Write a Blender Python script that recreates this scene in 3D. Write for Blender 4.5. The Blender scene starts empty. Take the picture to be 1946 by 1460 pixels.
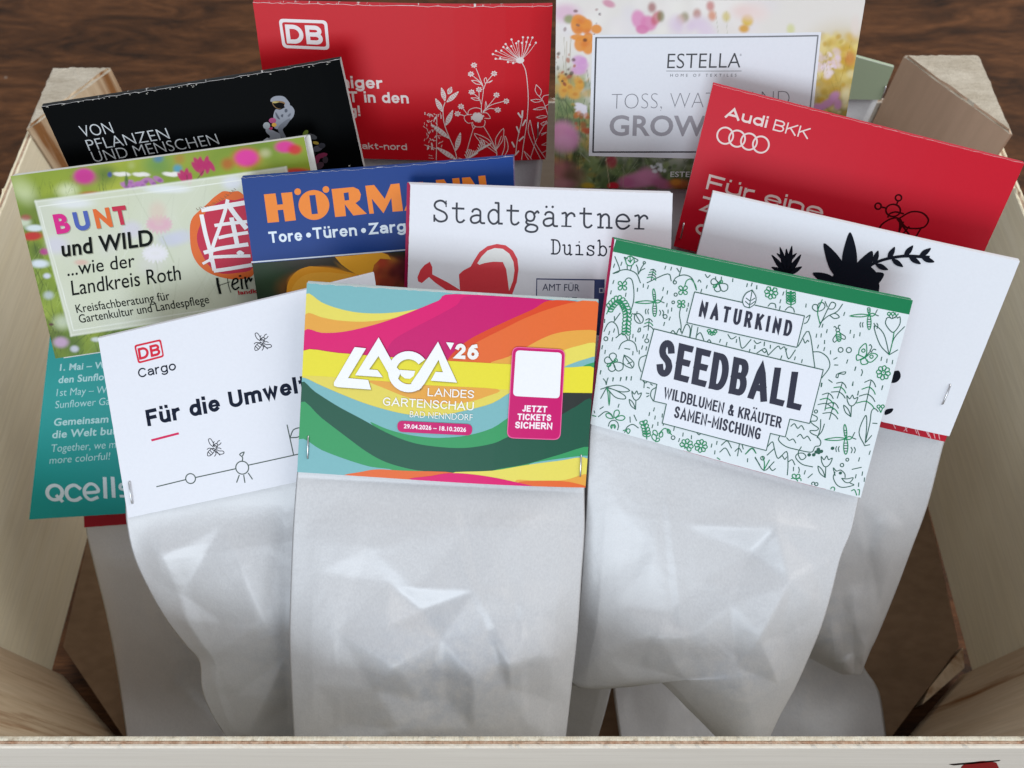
import bpy, bmesh, math, random
import numpy as np
from mathutils import Vector, Matrix
from mathutils.geometry import tessellate_polygon

# ------------------------------------------------------------------ camera, world, lamps, exposure
SC = bpy.context.scene
COL = SC.collection
PITCH = math.radians(59.5)          # the phone looks down into the crate
FPX = 1600.0                        # focal length in photo pixels (1946 wide)
CAM_H = 0.485                       # metres above the table
cam_d = bpy.data.cameras.new('camera'); cam_d.sensor_width = 36.0; cam_d.lens = FPX/1946*36
cam_d.dof.use_dof = True; cam_d.dof.focus_distance = .315; cam_d.dof.aperture_fstop = 14; cam_d.clip_start = 0.01; cam_d.clip_end = 50
cam = bpy.data.objects.new('camera', cam_d); COL.objects.link(cam)
cam.location = (0, 0, CAM_H); cam.rotation_euler = (math.radians(90)-PITCH, 0, 0)
SC.camera = cam
W = bpy.data.worlds.new('World'); SC.world = W; W.use_nodes = True
bg = W.node_tree.nodes['Background']; bg.inputs[0].default_value = (.90, .94, 1.0, 1); bg.inputs[1].default_value = 0.68
def area(name, loc, target, sx, sy, power, color):
    l = bpy.data.lights.new(name, 'AREA'); l.shape = 'RECTANGLE'; l.size = sx; l.size_y = sy; l.energy = power; l.color = color
    o = bpy.data.objects.new(name, l); COL.objects.link(o); o.location = loc
    d = Vector(target)-Vector(loc); o.rotation_euler = d.to_track_quat('-Z', 'Y').to_euler(); return o
area('window_light', (1.35, .42, 1.50), (0, .15, .2), 1.5, 1.5, 28, (1.0, .98, .95))      # big window behind and to the right
area('door_light', (-.45, -1.7, .75), (0, .15, .2), 1.3, .9, 28, (.80, .90, 1.0))        # second opening behind the photographer
SC.view_settings.view_transform = 'Standard'; SC.view_settings.look = 'None'
SC.view_settings.exposure = -0.16; SC.view_settings.gamma = 1.0
SC.cycles.max_bounces = 8

# ------------------------------------------------------------------ geometry of the view
Fv = np.array([0, math.cos(PITCH), -math.sin(PITCH)]); Uv = np.array([0, math.sin(PITCH), math.cos(PITCH)]); Rv = np.array([1., 0, 0])
def ray(x, y):
    x = np.asarray(x, float)[..., None]; y = np.asarray(y, float)[..., None]
    return Fv + Rv*(x-973)/FPX + Uv*(730-y)/FPX
ORG = np.array([0, 0, CAM_H])
def lin(c):
    if isinstance(c, str): c = tuple(int(c[i:i+2], 16) for i in (0, 2, 4))
    return tuple(((v/255)/12.92 if v/255 <= .04045 else ((v/255+.055)/1.055)**2.4) for v in c)

# ------------------------------------------------------------------ materials
MATS = {}
def new_mat(name):
    m = bpy.data.materials.new(name); m.use_nodes = True; nt = m.node_tree
    return m, nt, nt.nodes['Principled BSDF']
def node(nt, t, **kw):
    n = nt.nodes.new(t)
    for k, v in kw.items():
        if k.startswith('i_'): n.inputs[k[2:].replace('_', ' ')].default_value = v
        else: setattr(n, k, v)
    return n
def ink(c, rough=.42):
    key = ('ink', c, rough)
    if key in MATS: return MATS[key]
    m, nt, b = new_mat('ink_%s' % (c if isinstance(c, str) else '_'.join(map(str, c))))
    col = tuple(.87*v**1.12 for v in lin(c))
    tc = node(nt, 'ShaderNodeTexCoord'); n = node(nt, 'ShaderNodeTexNoise', i_Scale=900.0, i_Detail=3.0)
    nt.links.new(tc.outputs['Object'], n.inputs['Vector'])
    mx = node(nt, 'ShaderNodeMix', data_type='RGBA')
    mx.inputs[6].default_value = (*[v*.97 for v in col], 1); mx.inputs[7].default_value = (*[min(1, v*1.03) for v in col], 1)
    nt.links.new(n.outputs[0], mx.inputs[0]); nt.links.new(mx.outputs[2], b.inputs['Base Color'])
    bp = node(nt, 'ShaderNodeBump', i_Strength=.06, i_Distance=.0002); nt.links.new(n.outputs[0], bp.inputs['Height']); nt.links.new(bp.outputs[0], b.inputs['Normal'])
    b.inputs['Roughness'].default_value = rough; b.inputs['Specular IOR Level'].default_value = .18 if sum(col) > .08 else .02
    MATS[key] = m; return m
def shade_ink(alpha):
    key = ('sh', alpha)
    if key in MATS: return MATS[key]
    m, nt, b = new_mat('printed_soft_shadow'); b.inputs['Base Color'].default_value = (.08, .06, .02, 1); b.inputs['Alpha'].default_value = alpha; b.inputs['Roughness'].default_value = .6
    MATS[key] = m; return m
def photo_ink(name):
    m, nt, b = new_mat(name); a = node(nt, 'ShaderNodeAttribute', attribute_name='print')
    nt.links.new(a.outputs['Color'], b.inputs['Base Color']); b.inputs['Roughness'].default_value = .45; b.inputs['Specular IOR Level'].default_value = .18
    return m
def board_mat():
    m, nt, b = new_mat('card_board'); tc = node(nt, 'ShaderNodeTexCoord'); n = node(nt, 'ShaderNodeTexNoise', i_Scale=400.0, i_Detail=4.0)
    nt.links.new(tc.outputs['Object'], n.inputs['Vector']); r = node(nt, 'ShaderNodeValToRGB')
    r.color_ramp.elements[0].color = (.66, .66, .67, 1); r.color_ramp.elements[1].color = (.82, .82, .83, 1)
    nt.links.new(n.outputs[0], r.inputs[0]); nt.links.new(r.outputs[0], b.inputs['Base Color']); b.inputs['Roughness'].default_value = .7
    bp = node(nt, 'ShaderNodeBump', i_Strength=.3, i_Distance=.0003); nt.links.new(n.outputs[0], bp.inputs['Height']); nt.links.new(bp.outputs[0], b.inputs['Normal'])
    return m
BOARD = board_mat()
def paper_mat():
    m, nt, b = new_mat('glassine_paper'); tc = node(nt, 'ShaderNodeTexCoord')
    mp = node(nt, 'ShaderNodeMapping'); mp.inputs['Scale'].default_value = (1.0, .45, 1.0); nt.links.new(tc.outputs['Object'], mp.inputs[0])
    n1 = node(nt, 'ShaderNodeTexNoise', i_Scale=1500.0, i_Detail=3.0, i_Roughness=.7); n2 = node(nt, 'ShaderNodeTexNoise', i_Scale=30.0, i_Detail=4.0)
    n3 = node(nt, 'ShaderNodeTexNoise', i_Scale=260.0, i_Detail=3.0)
    nt.links.new(mp.outputs[0], n1.inputs['Vector']); nt.links.new(tc.outputs['Object'], n2.inputs['Vector']); nt.links.new(tc.outputs['Object'], n3.inputs['Vector'])
    mx = node(nt, 'ShaderNodeMix', data_type='RGBA'); mx.inputs[6].default_value = (.50, .50, .51, 1); mx.inputs[7].default_value = (.555, .555, .565, 1)
    nt.links.new(n2.outputs[0], mx.inputs[0])
    mx2 = node(nt, 'ShaderNodeMix', data_type='RGBA', blend_type='MULTIPLY'); mx2.inputs[0].default_value = .35
    r = node(nt, 'ShaderNodeValToRGB'); r.color_ramp.elements[0].color = (.70, .70, .715, 1); r.color_ramp.elements[0].position = .35; r.color_ramp.elements[1].position = .65
    nt.links.new(n1.outputs[0], r.inputs[0]); nt.links.new(mx.outputs[2], mx2.inputs[6]); nt.links.new(r.outputs[0], mx2.inputs[7])
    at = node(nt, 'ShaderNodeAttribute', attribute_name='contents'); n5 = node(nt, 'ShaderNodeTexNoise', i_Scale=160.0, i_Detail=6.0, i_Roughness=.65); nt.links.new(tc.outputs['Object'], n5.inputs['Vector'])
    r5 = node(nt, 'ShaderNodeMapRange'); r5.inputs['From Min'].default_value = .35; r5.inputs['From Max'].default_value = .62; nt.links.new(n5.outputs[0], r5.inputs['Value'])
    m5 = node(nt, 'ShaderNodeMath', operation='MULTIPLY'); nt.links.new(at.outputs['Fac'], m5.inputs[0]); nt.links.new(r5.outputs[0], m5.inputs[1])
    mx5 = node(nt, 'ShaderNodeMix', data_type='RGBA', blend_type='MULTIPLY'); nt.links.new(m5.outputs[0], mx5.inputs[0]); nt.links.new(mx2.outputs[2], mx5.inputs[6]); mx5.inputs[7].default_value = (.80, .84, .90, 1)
    nt.links.new(mx5.outputs[2], b.inputs['Base Color'])
    rr = node(nt, 'ShaderNodeMapRange'); rr.inputs['To Min'].default_value = .30; rr.inputs['To Max'].default_value = .50
    nt.links.new(n1.outputs[0], rr.inputs['Value']); nt.links.new(rr.outputs[0], b.inputs['Roughness'])
    b.inputs['Specular IOR Level'].default_value = 1.0
    bp = node(nt, 'ShaderNodeBump', i_Strength=.10, i_Distance=.0003); nt.links.new(n1.outputs[0], bp.inputs['Height'])
    bp2 = node(nt, 'ShaderNodeBump', i_Strength=.12, i_Distance=.001); nt.links.new(n3.outputs[0], bp2.inputs['Height']); nt.links.new(bp.outputs[0], bp2.inputs['Normal'])
    nt.links.new(bp2.outputs[0], b.inputs['Normal'])
    return m
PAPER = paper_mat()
def metal_mat():
    m, nt, b = new_mat('staple_wire'); b.inputs['Base Color'].default_value = (.55, .55, .56, 1); b.inputs['Metallic'].default_value = 1; b.inputs['Roughness'].default_value = .28
    return m
STEEL = metal_mat()
def wood_mat(name, ca, cb, cc, axis=0, scale=9.0, stretch=14.0, dark=.0, rough=.75, bump=.25, fine=.35):
    """fine grain running along one axis; ca/cb main tones, cc the streak tone"""
    m, nt, b = new_mat(name); tc = node(nt, 'ShaderNodeTexCoord')
    sc = [stretch, stretch, stretch]; sc[axis] = 1.0
    mp = node(nt, 'ShaderNodeMapping'); mp.inputs['Scale'].default_value = sc; nt.links.new(tc.outputs['Object'], mp.inputs[0])
    n1 = node(nt, 'ShaderNodeTexNoise', i_Scale=scale, i_Detail=8.0, i_Roughness=.62, i_Distortion=.4); nt.links.new(mp.outputs[0], n1.inputs['Vector'])
    n2 = node(nt, 'ShaderNodeTexNoise', i_Scale=scale*7, i_Detail=4.0); nt.links.new(mp.outputs[0], n2.inputs['Vector'])
    r = node(nt, 'ShaderNodeValToRGB'); e = r.color_ramp.elements
    e[0].color = (*cc, 1); e[0].position = .22+dark; e[1].color = (*cb, 1); e[1].position = .75
    e2 = r.color_ramp.elements.new(.36+dark); e2.color = (*ca, 1)
    nt.links.new(n1.outputs[0], r.inputs[0])
    mx = node(nt, 'ShaderNodeMix', data_type='RGBA', blend_type='MULTIPLY'); mx.inputs[0].default_value = fine
    r2 = node(nt, 'ShaderNodeValToRGB'); r2.color_ramp.elements[0].color = (.65, .62, .58, 1); r2.color_ramp.elements[0].position = .38; r2.color_ramp.elements[1].position = .6
    nt.links.new(n2.outputs[0], r2.inputs[0]); nt.links.new(r.outputs[0], mx.inputs[6]); nt.links.new(r2.outputs[0], mx.inputs[7])
    nt.links.new(mx.outputs[2], b.inputs['Base Color']); b.inputs['Roughness'].default_value = rough; b.inputs['Specular IOR Level'].default_value = .3
    n4 = node(nt, 'ShaderNodeTexNoise', i_Scale=1200.0, i_Detail=2.0); nt.links.new(tc.outputs['Object'], n4.inputs['Vector'])
    ad = node(nt, 'ShaderNodeMath', operation='ADD'); nt.links.new(n2.outputs[0], ad.inputs[0]); nt.links.new(n4.outputs[0], ad.inputs[1])
    bp = node(nt, 'ShaderNodeBump', i_Strength=bump, i_Distance=.0005); nt.links.new(ad.outputs[0], bp.inputs['Height']); nt.links.new(bp.outputs[0], b.inputs['Normal'])
    return m

# ------------------------------------------------------------------ objects
def link(o, parent=None):
    COL.objects.link(o)
    if parent: o.parent = parent
    return o
def mesh_obj(name, verts, faces, mat, parent=None, smooth=False):
    me = bpy.data.meshes.new(name); me.from_pydata([tuple(map(float, v)) for v in verts], [], [tuple(map(int, f)) for f in faces])
    if smooth: me.polygons.foreach_set('use_smooth', [True]*len(me.polygons))
    me.materials.append(mat); me.update()
    return link(bpy.data.objects.new(name, me), parent)
def thing(name, label, cat, loc, group=None):
    o = bpy.data.objects.new(name, None); COL.objects.link(o); o.location = loc; o.empty_display_size = .01
    o['label'] = label; o['category'] = cat
    if group: o['group'] = group
    return o
def T(ox, oy, s):
    return lambda x, y: (ox+x*s, oy+y*s)
ID = T(0, 0, 1)
# crease planes shared by every sheet: each card bends only at these lines
class Card:
    NB = 12
    def __init__(s, key, quad, depth, elev, azim, bow, root_label, back='e8e8ea', backshift=(0, 0), face='f2f2f6', name='seed_bag', cat='seed bag', jag=.0002, shade=None, rough=.42, fold=None, tilt_thick=.0022, wear=-.25):
        s.key = key; s.quad = [np.array(q, float) for q in quad]
        e = math.radians(elev); n = np.array([azim, -math.cos(e), math.sin(e)]); n /= np.linalg.norm(n)
        cx, cy = np.mean(quad, 0); s.c = ray(cx, cy)*depth; s.n = n
        P = [s.plane(x, y) for x, y in quad]
        ex = P[1]-P[0]; ex -= n*(ex@n); ex /= np.linalg.norm(ex); s.ex = ex; s.ey = np.cross(n, ex)
        s.Q = np.array([s.px(*q) for q in quad]); s.umin = s.Q[:, 0].min(); s.umax = s.Q[:, 0].max(); s.bow = bow*1.5; bow = s.bow
        s.knots = np.linspace(s.umin-.002, s.umax+.002, s.NB+1)
        t = (s.knots-s.knots[0])/(s.knots[-1]-s.knots[0])*2-1
        s.kw = bow*(1-t*t)+bow*.35*np.sin(t*2.6)
        M = Matrix(((ex[0], s.ey[0], n[0], s.c[0]), (ex[1], s.ey[1], n[1], s.c[1]), (ex[2], s.ey[2], n[2], s.c[2]+CAM_H), (0, 0, 0, 1)))
        base = s.c-s.ey*.10; base = (base[0], base[1], 0.02)
        s.root = thing(name, root_label, cat, base, 'seed bags standing in the wooden crate' if name == 'seed_bag' else None)
        rough_edge = random.Random(key)
        # outline with slightly frayed top edge
        out = []; nper = 60
        for k in range(4):
            a, b = s.Q[k], s.Q[(k+1) % 4]
            for i in range(nper):
                p = a+(b-a)*(i/nper)
                if i and k in (0,): p = p+np.array([0, rough_edge.uniform(-jag, jag*.3)])
                elif i: p = p+np.array([rough_edge.uniform(-1, 1), rough_edge.uniform(-1, 1)])*.00004
                out.append(p)
        s.outline = out; th = .0004
        bm = bmesh.new(); vs = [bm.verts.new((p[0], p[1], 0)) for p in out]; f = bm.faces.new(vs[::-1])
        s.cut(bm)
        r = bmesh.ops.extrude_face_region(bm, geom=bm.faces[:]); 
        for v in [g for g in r['geom'] if isinstance(g, bmesh.types.BMVert)]: v.co.z -= th
        s.warp(bm); bmesh.ops.recalc_face_normals(bm, faces=bm.faces)
        me = bpy.data.meshes.new('header_card'); bm.to_mesh(me); bm.free(); me.materials.append(BOARD)
        s.obj = bpy.data.objects.new('header_card', me); link(s.obj, s.root)
        s.obj.matrix_basis = Matrix.Translation(Vector(base)).inverted() @ M
        # back panel and rounded fold
        sh = np.array(backshift)/1000
        bq = [q+sh for q in s.Q]; bq[0] = s.Q[0]+sh*[1, 0]; bq[1] = s.Q[1]+sh*[1, 0]
        bm = bmesh.new(); vs = [bm.verts.new((p[0], p[1], -tilt_thick-.0004)) for p in bq]; bm.faces.new(vs[::-1]); s.cut(bm)
        r = bmesh.ops.extrude_face_region(bm, geom=bm.faces[:])
        for v in [g for g in r['geom'] if isinstance(g, bmesh.types.BMVert)]: v.co.z -= th
        s.warp(bm); bmesh.ops.recalc_face_normals(bm, faces=bm.faces)
        me = bpy.data.meshes.new('back_panel'); bm.to_mesh(me); bm.free(); me.materials.append(ink(back)); o = bpy.data.objects.new('back_panel', me); link(o, s.obj)
        V = []; Fc = []; m = 40; kk = 7; q0, q1 = s.Q[0], s.Q[1]; dirn = q1-q0
        for i in range(m+1):
            p = q0+dirn*(i/m)
            for j in range(kk):
                a = math.pi*j/(kk-1); rr = tilt_thick/2+.0003
                V.append((p[0]+sh[0]*j/(kk-1), p[1]+math.sin(a)*.0007-.0007*(1-j/(kk-1)), s.w(p[0])-.0002-rr+math.cos(a)*rr))
        for i in range(m):
            for j in range(kk-1): a = i*kk+j; Fc.append((a, a+kk, a+kk+1, a+1))
        mesh_obj('fold', V, Fc, fold_mat(fold or face, wear), s.obj, True)
        s.nl = 0; s.sub = 0
        if face: s.poly([tuple(q) for q in quad], face, 0, outline=True, name='printed_face', rough=rough)
    def plane(s, x, y):
        r = ray(x, y); return r*((s.c@s.n)/(r@s.n))[..., None] if np.ndim(x) else r*((s.c@s.n)/(r@s.n))
    def px(s, x, y):
        p = s.plane(x, y)-s.c
        return np.stack([p@s.ex, p@s.ey], -1)
    def w(s, u): return np.interp(u, s.knots, s.kw)
    def cut(s, bm):
        for u in s.knots:
            bmesh.ops.bisect_plane(bm, geom=bm.verts[:]+bm.edges[:]+bm.faces[:], plane_co=(u, 0, 0), plane_no=(1, 0, 0), dist=1e-7)
    def warp(s, bm):
        for v in bm.verts: v.co.z += s.w(v.co.x)
    def z(s, layer):
        s.sub = (s.sub+1) % 40
        return 4e-5+layer*2.2e-5+s.sub*4e-7
    def finish(s, V, Fc, name, mat, layer, cut=True):
        """V: local uv points"""
        bm = bmesh.new(); z = s.z(layer); vs = [bm.verts.new((p[0], p[1], z)) for p in V]
        for f in Fc:
            if len(set(f)) < 3: continue
            a, b, c = [V[i] for i in f[:3]]
            area2 = (b[0]-a[0])*(c[1]-a[1])-(b[1]-a[1])*(c[0]-a[0])
            try: bm.faces.new([vs[i] for i in (f if area2 > 0 else f[::-1])])
            except ValueError: pass
        if cut:
            us = [p[0] for p in V]; lo, hi = min(us), max(us)
            for u in s.knots:
                if lo < u < hi: bmesh.ops.bisect_plane(bm, geom=bm.verts[:]+bm.edges[:]+bm.faces[:], plane_co=(u, 0, 0), plane_no=(1, 0, 0), dist=1e-7)
        for i in range(4):
            a, b = s.Q[i], s.Q[(i+1) % 4]; nx_, ny_ = -(b[1]-a[1]), b[0]-a[0]; ln = math.hypot(nx_, ny_); nx_ /= ln; ny_ /= ln
            if any((p[0]-a[0])*nx_+(p[1]-a[1])*ny_ > 4e-5 for p in V):
                bmesh.ops.bisect_plane(bm, geom=bm.verts[:]+bm.edges[:]+bm.faces[:], plane_co=(a[0], a[1], 0), plane_no=(nx_, ny_, 0), dist=1e-7, clear_outer=True)
        s.warp(bm)
        me = bpy.data.meshes.new(name); bm.to_mesh(me); bm.free(); me.materials.append(mat)
        o = bpy.data.objects.new(name, me); link(o, s.obj); return o
    def poly(s, pts, color, layer=1, tr=ID, holes=(), outline=False, name='illustration', rough=.42, smooth=False, mat=None):
        if outline: loops = [[(p[0], p[1]) for p in s.outline]]
        else:
            if smooth: pts = spline(pts, True)
            loops = [[tuple(s.px(*tr(*p))) for p in pts]]+[[tuple(s.px(*tr(*p))) for p in h] for h in holes]
        tris = tessellate_polygon([[Vector((p[0], p[1], 0)) for p in l] for l in loops])
        V = [p for l in loops for p in l]
        return s.finish(V, tris, name, mat or ink(color, rough), layer)
    def polys(s, many, color, layer=1, tr=ID, name='illustration', mat=None, smooth=False):
        V = []; Fc = []
        for pts in many:
            if smooth: pts = spline(pts, True)
            loop = [tuple(s.px(*tr(*p))) for p in pts]
            tris = tessellate_polygon([[Vector((p[0], p[1], 0)) for p in loop]]); b = len(V); V += loop; Fc += [[i+b for i in t] for t in tris]
        return s.finish(V, Fc, name, mat or ink(color), layer, True)
    def lines(s, many, width, color, layer=1, tr=ID, name='illustration', smooth=True, mat=None, square=False):
        """many polylines, each a mitred ribbon; width in units of tr; a polyline may be (pts, width) or (pts, width, 'c') closed"""
        V = []; Fc = []; k = 0
        bm = bmesh.new(); z0 = s.z(layer)
        for L in many:
            wd = width; closed = False
            if isinstance(L, tuple) and len(L) >= 2 and isinstance(L[0], list):
                wd = L[1] or width; closed = len(L) > 2; L = L[0]
            pts = spline(L, closed) if smooth and len(L) > 2 else resample(L, closed)
            if not smooth: pts = L
            P = [np.array(s.px(*tr(*p))) for p in pts]; Pn = []
            if closed: P = P+[P[0]]
            for i in range(len(P)-1):
                m_ = max(1, int(np.linalg.norm(P[i+1]-P[i])/.0022))
                for j in range(m_): Pn.append(P[i]+(P[i+1]-P[i])*j/m_)
            if not closed: Pn.append(P[-1])
            P = np.array(Pn); n = len(P)
            if n < 2: continue
            o = np.array(s.px(*tr(*pts[0]))); sc = np.linalg.norm(np.array(s.px(*tr(pts[0][0]+10, pts[0][1])))-o)/10
            h = wd*sc/2; D = np.zeros_like(P)
            for i in range(n):
                a = P[(i-1) % n] if (closed or i > 0) else P[i]; b = P[(i+1) % n] if (closed or i < n-1) else P[i]
                d1 = P[i]-a; d2 = b-P[i]; l1 = np.linalg.norm(d1); l2 = np.linalg.norm(d2)
                d1 = d1/l1 if l1 > 1e-9 else (d2/l2 if l2 > 1e-9 else np.array([1., 0])); d2 = d2/l2 if l2 > 1e-9 else d1
                t = d1+d2; tl = np.linalg.norm(t); t = t/tl if tl > 1e-6 else d1
                D[i] = np.array([-t[1], t[0]])/max(.45 if square else .55, t@d1)
            k += 1; z = z0+(k % 30)*3e-7
            if not closed:
                P[0] -= (P[1]-P[0])/max(1e-9, np.linalg.norm(P[1]-P[0]))*h*(.98 if square else .5); P[-1] += (P[-1]-P[-2])/max(1e-9, np.linalg.norm(P[-1]-P[-2]))*h*(.98 if square else .5)
            va = [bm.verts.new((*(P[i]+D[i]*h), z+i*1.6e-7)) for i in range(n)]; vb = [bm.verts.new((*(P[i]-D[i]*h), z+i*1.6e-7)) for i in range(n)]
            for i in range(n if closed else n-1):
                j = (i+1) % n; bm.faces.new((vb[i], vb[j], va[j], va[i]))
        s.warp(bm); me = bpy.data.meshes.new(name); bm.to_mesh(me); bm.free(); me.materials.append(mat or ink(color))
        o = bpy.data.objects.new(name, me); link(o, s.obj); return o
    def text(s, body, p0, p1, cap, color, layer=2, tr=ID, weight=0.0, shear=0.0, space=1.0, name='lettering', mat=None, squash=1.0, dy=0):
        V, Fc = glyphs(body, weight, shear, space)
        p0 = np.array(tr(*p0)); p1 = np.array(tr(*p1)); sc = tr(1, 0)[0]-tr(0, 0)[0]
        q = s.quad; t = min(1, max(0, (p0[0]-q[0][0])/(q[1][0]-q[0][0])))
        up = (q[0]-q[3])*(1-t)+(q[1]-q[2])*t; up = up/np.linalg.norm(up)
        x0 = V[:, 0].min(); x1 = V[:, 0].max()
        fx = (V[:, 0]-x0)/(x1-x0); fy = V[:, 1]/CAPH*cap*sc
        PX = p0[None]+(p1-p0)[None]*fx[:, None]+up[None]*fy[:, None]
        L = s.px(PX[:, 0], PX[:, 1])
        return s.finish([tuple(v) for v in L], Fc, name, mat or ink(color), layer)
    def bold(s, body, p0, p1, cap, wt, color, layer=2, tr=ID, cond=None, track=1.0, shear=0.0, name='lettering', square=True):
        """uniform-weight sans lettering fitted from baseline start p0 to baseline end p1"""
        q = s.quad; P0 = np.array(tr(*p0)); P1 = np.array(tr(*p1)); k = tr(1, 0)[0]-tr(0, 0)[0]; t = min(1, max(0, (P0[0]-q[0][0])/(q[1][0]-q[0][0])))
        up = (q[0]-q[3])*(1-t)+(q[1]-q[2])*t; up = up/np.linalg.norm(up)*cap*k; Lpx = np.linalg.norm(P1-P0)
        # choose the glyph width factor so that strokes keep their weight
        lo, hi = .2, 3.0
        for _ in range(24):
            mid = (lo+hi)/2; _, w = stroke_text(body, wt, mid, track*(.5+.5*min(mid, 1.6)), shear)
            if w*cap*k > Lpx: hi = mid
            else: lo = mid
        S_, w = stroke_text(body, wt, lo, track*(.5+.5*min(lo, 1.6)), shear); d = (P1-P0)/max(w, 1e-6)
        L = [([tuple(P0+d*x+up*y) for x, y in l], wt*cap*k*f) for l, f in S_]
        return s.lines(L, wt*cap*k, color, layer, ID, name=name, smooth=False, square=True)
    def raster(s, fn, name='printed_photo', nx=300, ny=190, layer=1, quad=None, mat=None):
        q = [np.array(k, float) for k in (quad or s.quad)]
        S, Tt = np.meshgrid(np.linspace(0, 1, nx), np.linspace(0, 1, ny))
        X = (q[0][0]*(1-S)+q[1][0]*S)*(1-Tt)+(q[3][0]*(1-S)+q[2][0]*S)*Tt
        Y = (q[0][1]*(1-S)+q[1][1]*S)*(1-Tt)+(q[3][1]*(1-S)+q[2][1]*S)*Tt
        C = fn(X.ravel(), Y.ravel())
        L = s.px(X.ravel(), Y.ravel()); z = s.z(layer); V = np.c_[L, s.w(L[:, 0])+z]
        idx = np.arange(nx*ny).reshape(ny, nx); a = idx[:-1, :-1].ravel(); b = idx[:-1, 1:].ravel(); c = idx[1:, 1:].ravel(); d = idx[1:, :-1].ravel()
        Fc = np.c_[d, c, b, a]; me = bpy.data.meshes.new(name)
        me.vertices.add(len(V)); me.vertices.foreach_set('co', V.ravel().astype(np.float32)); me.loops.add(Fc.size); me.loops.foreach_set('vertex_index', Fc.ravel().astype(np.int32))
        me.polygons.add(len(Fc)); me.polygons.foreach_set('loop_start', np.arange(0, Fc.size, 4, dtype=np.int32)); me.update(calc_edges=True)
        ca = me.color_attributes.new('print', 'FLOAT_COLOR', 'POINT'); ca.data.foreach_set('color', np.c_[.86*np.clip(C, 0, 1)**1.08, np.ones(len(C))].ravel().astype(np.float32))
        me.materials.append(mat or photo_ink('photo_print')); o = bpy.data.objects.new(name, me); link(o, s.obj); return o
    def staple(s, a, b, tr=ID):
        p = s.px(*tr(*a)); q = s.px(*tr(*b)); r = .00028; V = []; Fc = []; d = q-p; d = d/np.linalg.norm(d); sd = np.array([-d[1], d[0]])
        prof = [(-.0006, -.0004), (-.0002, .0005), (.0006, .0008)]
        L = np.linalg.norm(q-p); path = [(0, -.0004), (.0001, .0004), (.0006, .0008), (L*.5, .0010), (L-.0006, .0008), (L-.0001, .0004), (L, -.0004)]
        for (t, h) in path:
            c = p+d*t
            for k in range(6):
                an = k*math.pi/3; o2 = sd*math.cos(an)*r*1.15; V.append((c[0]+o2[0], c[1]+o2[1], s.w(c[0])+h+math.sin(an)*r*.7))
        for i in range(len(path)-1):
            for k in range(6): Fc.append((i*6+k, i*6+(k+1) % 6, i*6+6+(k+1) % 6, i*6+6+k))
        Fc.append(tuple(range(6))[::-1]); Fc.append(tuple(range(len(V)-6, len(V))))
        mesh_obj('staple', V, Fc, STEEL, s.obj, True)

def fold_mat(c, wear=.3):
    key = ('fold', c, wear)
    if key in MATS: return MATS[key]
    m, nt, b = new_mat('worn_fold'); tc = node(nt, 'ShaderNodeTexCoord'); mp = node(nt, 'ShaderNodeMapping'); mp.inputs['Scale'].default_value = (1, .3, .3)
    n = node(nt, 'ShaderNodeTexNoise', i_Scale=520.0, i_Detail=4.0, i_Roughness=.7); nt.links.new(tc.outputs['Object'], mp.inputs[0]); nt.links.new(mp.outputs[0], n.inputs['Vector'])
    r = node(nt, 'ShaderNodeValToRGB'); r.color_ramp.elements[0].position = .66-wear*.22; r.color_ramp.elements[0].color = (*[v*.8 for v in lin(c)], 1); r.color_ramp.elements[1].position = .74-wear*.22; r.color_ramp.elements[1].color = (.62, .60, .58, 1)
    nt.links.new(n.outputs[0], r.inputs[0]); nt.links.new(r.outputs[0], b.inputs['Base Color']); b.inputs['Roughness'].default_value = .7
    MATS[key] = m; return m

def spline(pts, closed=False, sub=4):
    p = [np.array(q, float) for q in pts]; n = len(p); out = []
    if n < 3: return [tuple(q) for q in p]
    rng = range(n) if closed else range(n-1)
    for i in rng:
        a = p[(i-1) % n] if closed or i > 0 else 2*p[0]-p[1]; b = p[i]; c = p[(i+1) % n]; d = p[(i+2) % n] if closed or i < n-2 else 2*p[-1]-p[-2]
        for k in range(sub):
            t = k/sub; out.append(tuple(.5*((2*b)+(c-a)*t+(2*a-5*b+4*c-d)*t*t+(3*b-a-3*c+d)*t**3)))
    if not closed: out.append(tuple(p[-1]))
    return out
def resample(pts, closed=False, n=6):
    out = []; m = len(pts)
    for i in range(m if closed else m-1):
        a = np.array(pts[i], float); b = np.array(pts[(i+1) % m], float)
        for k in range(n): out.append(tuple(a+(b-a)*k/n))
    if not closed: out.append(tuple(pts[-1]))
    return out
GL = {}
def glyphs(body, weight, shear, space):
    key = (body, weight, shear, space)
    if key in GL: return GL[key]
    cu = bpy.data.curves.new('t', 'FONT'); cu.body = body; cu.size = 1; cu.offset = weight; cu.shear = shear; cu.space_character = space*(1+max(0, weight)*1.6); cu.resolution_u = 4; cu.fill_mode = 'FRONT'
    o = bpy.data.objects.new('t', cu); COL.objects.link(o); dg = bpy.context.evaluated_depsgraph_get(); me = bpy.data.meshes.new_from_object(o.evaluated_get(dg))
    V = np.array([v.co[:2] for v in me.vertices]); V[:, 1] = (V[:, 1]+weight)*CAPH/(CAPH+2*weight) if weight else V[:, 1]; Fc = [tuple(p.vertices) for p in me.polygons]
    bpy.data.objects.remove(o); bpy.data.curves.remove(cu); bpy.data.meshes.remove(me); GL[key] = (V, Fc); return V, Fc
CAPH = 1.0
_v, _f = glyphs('H', 0, 0, 1); CAPH = _v[:, 1].max()-_v[:, 1].min()
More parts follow.
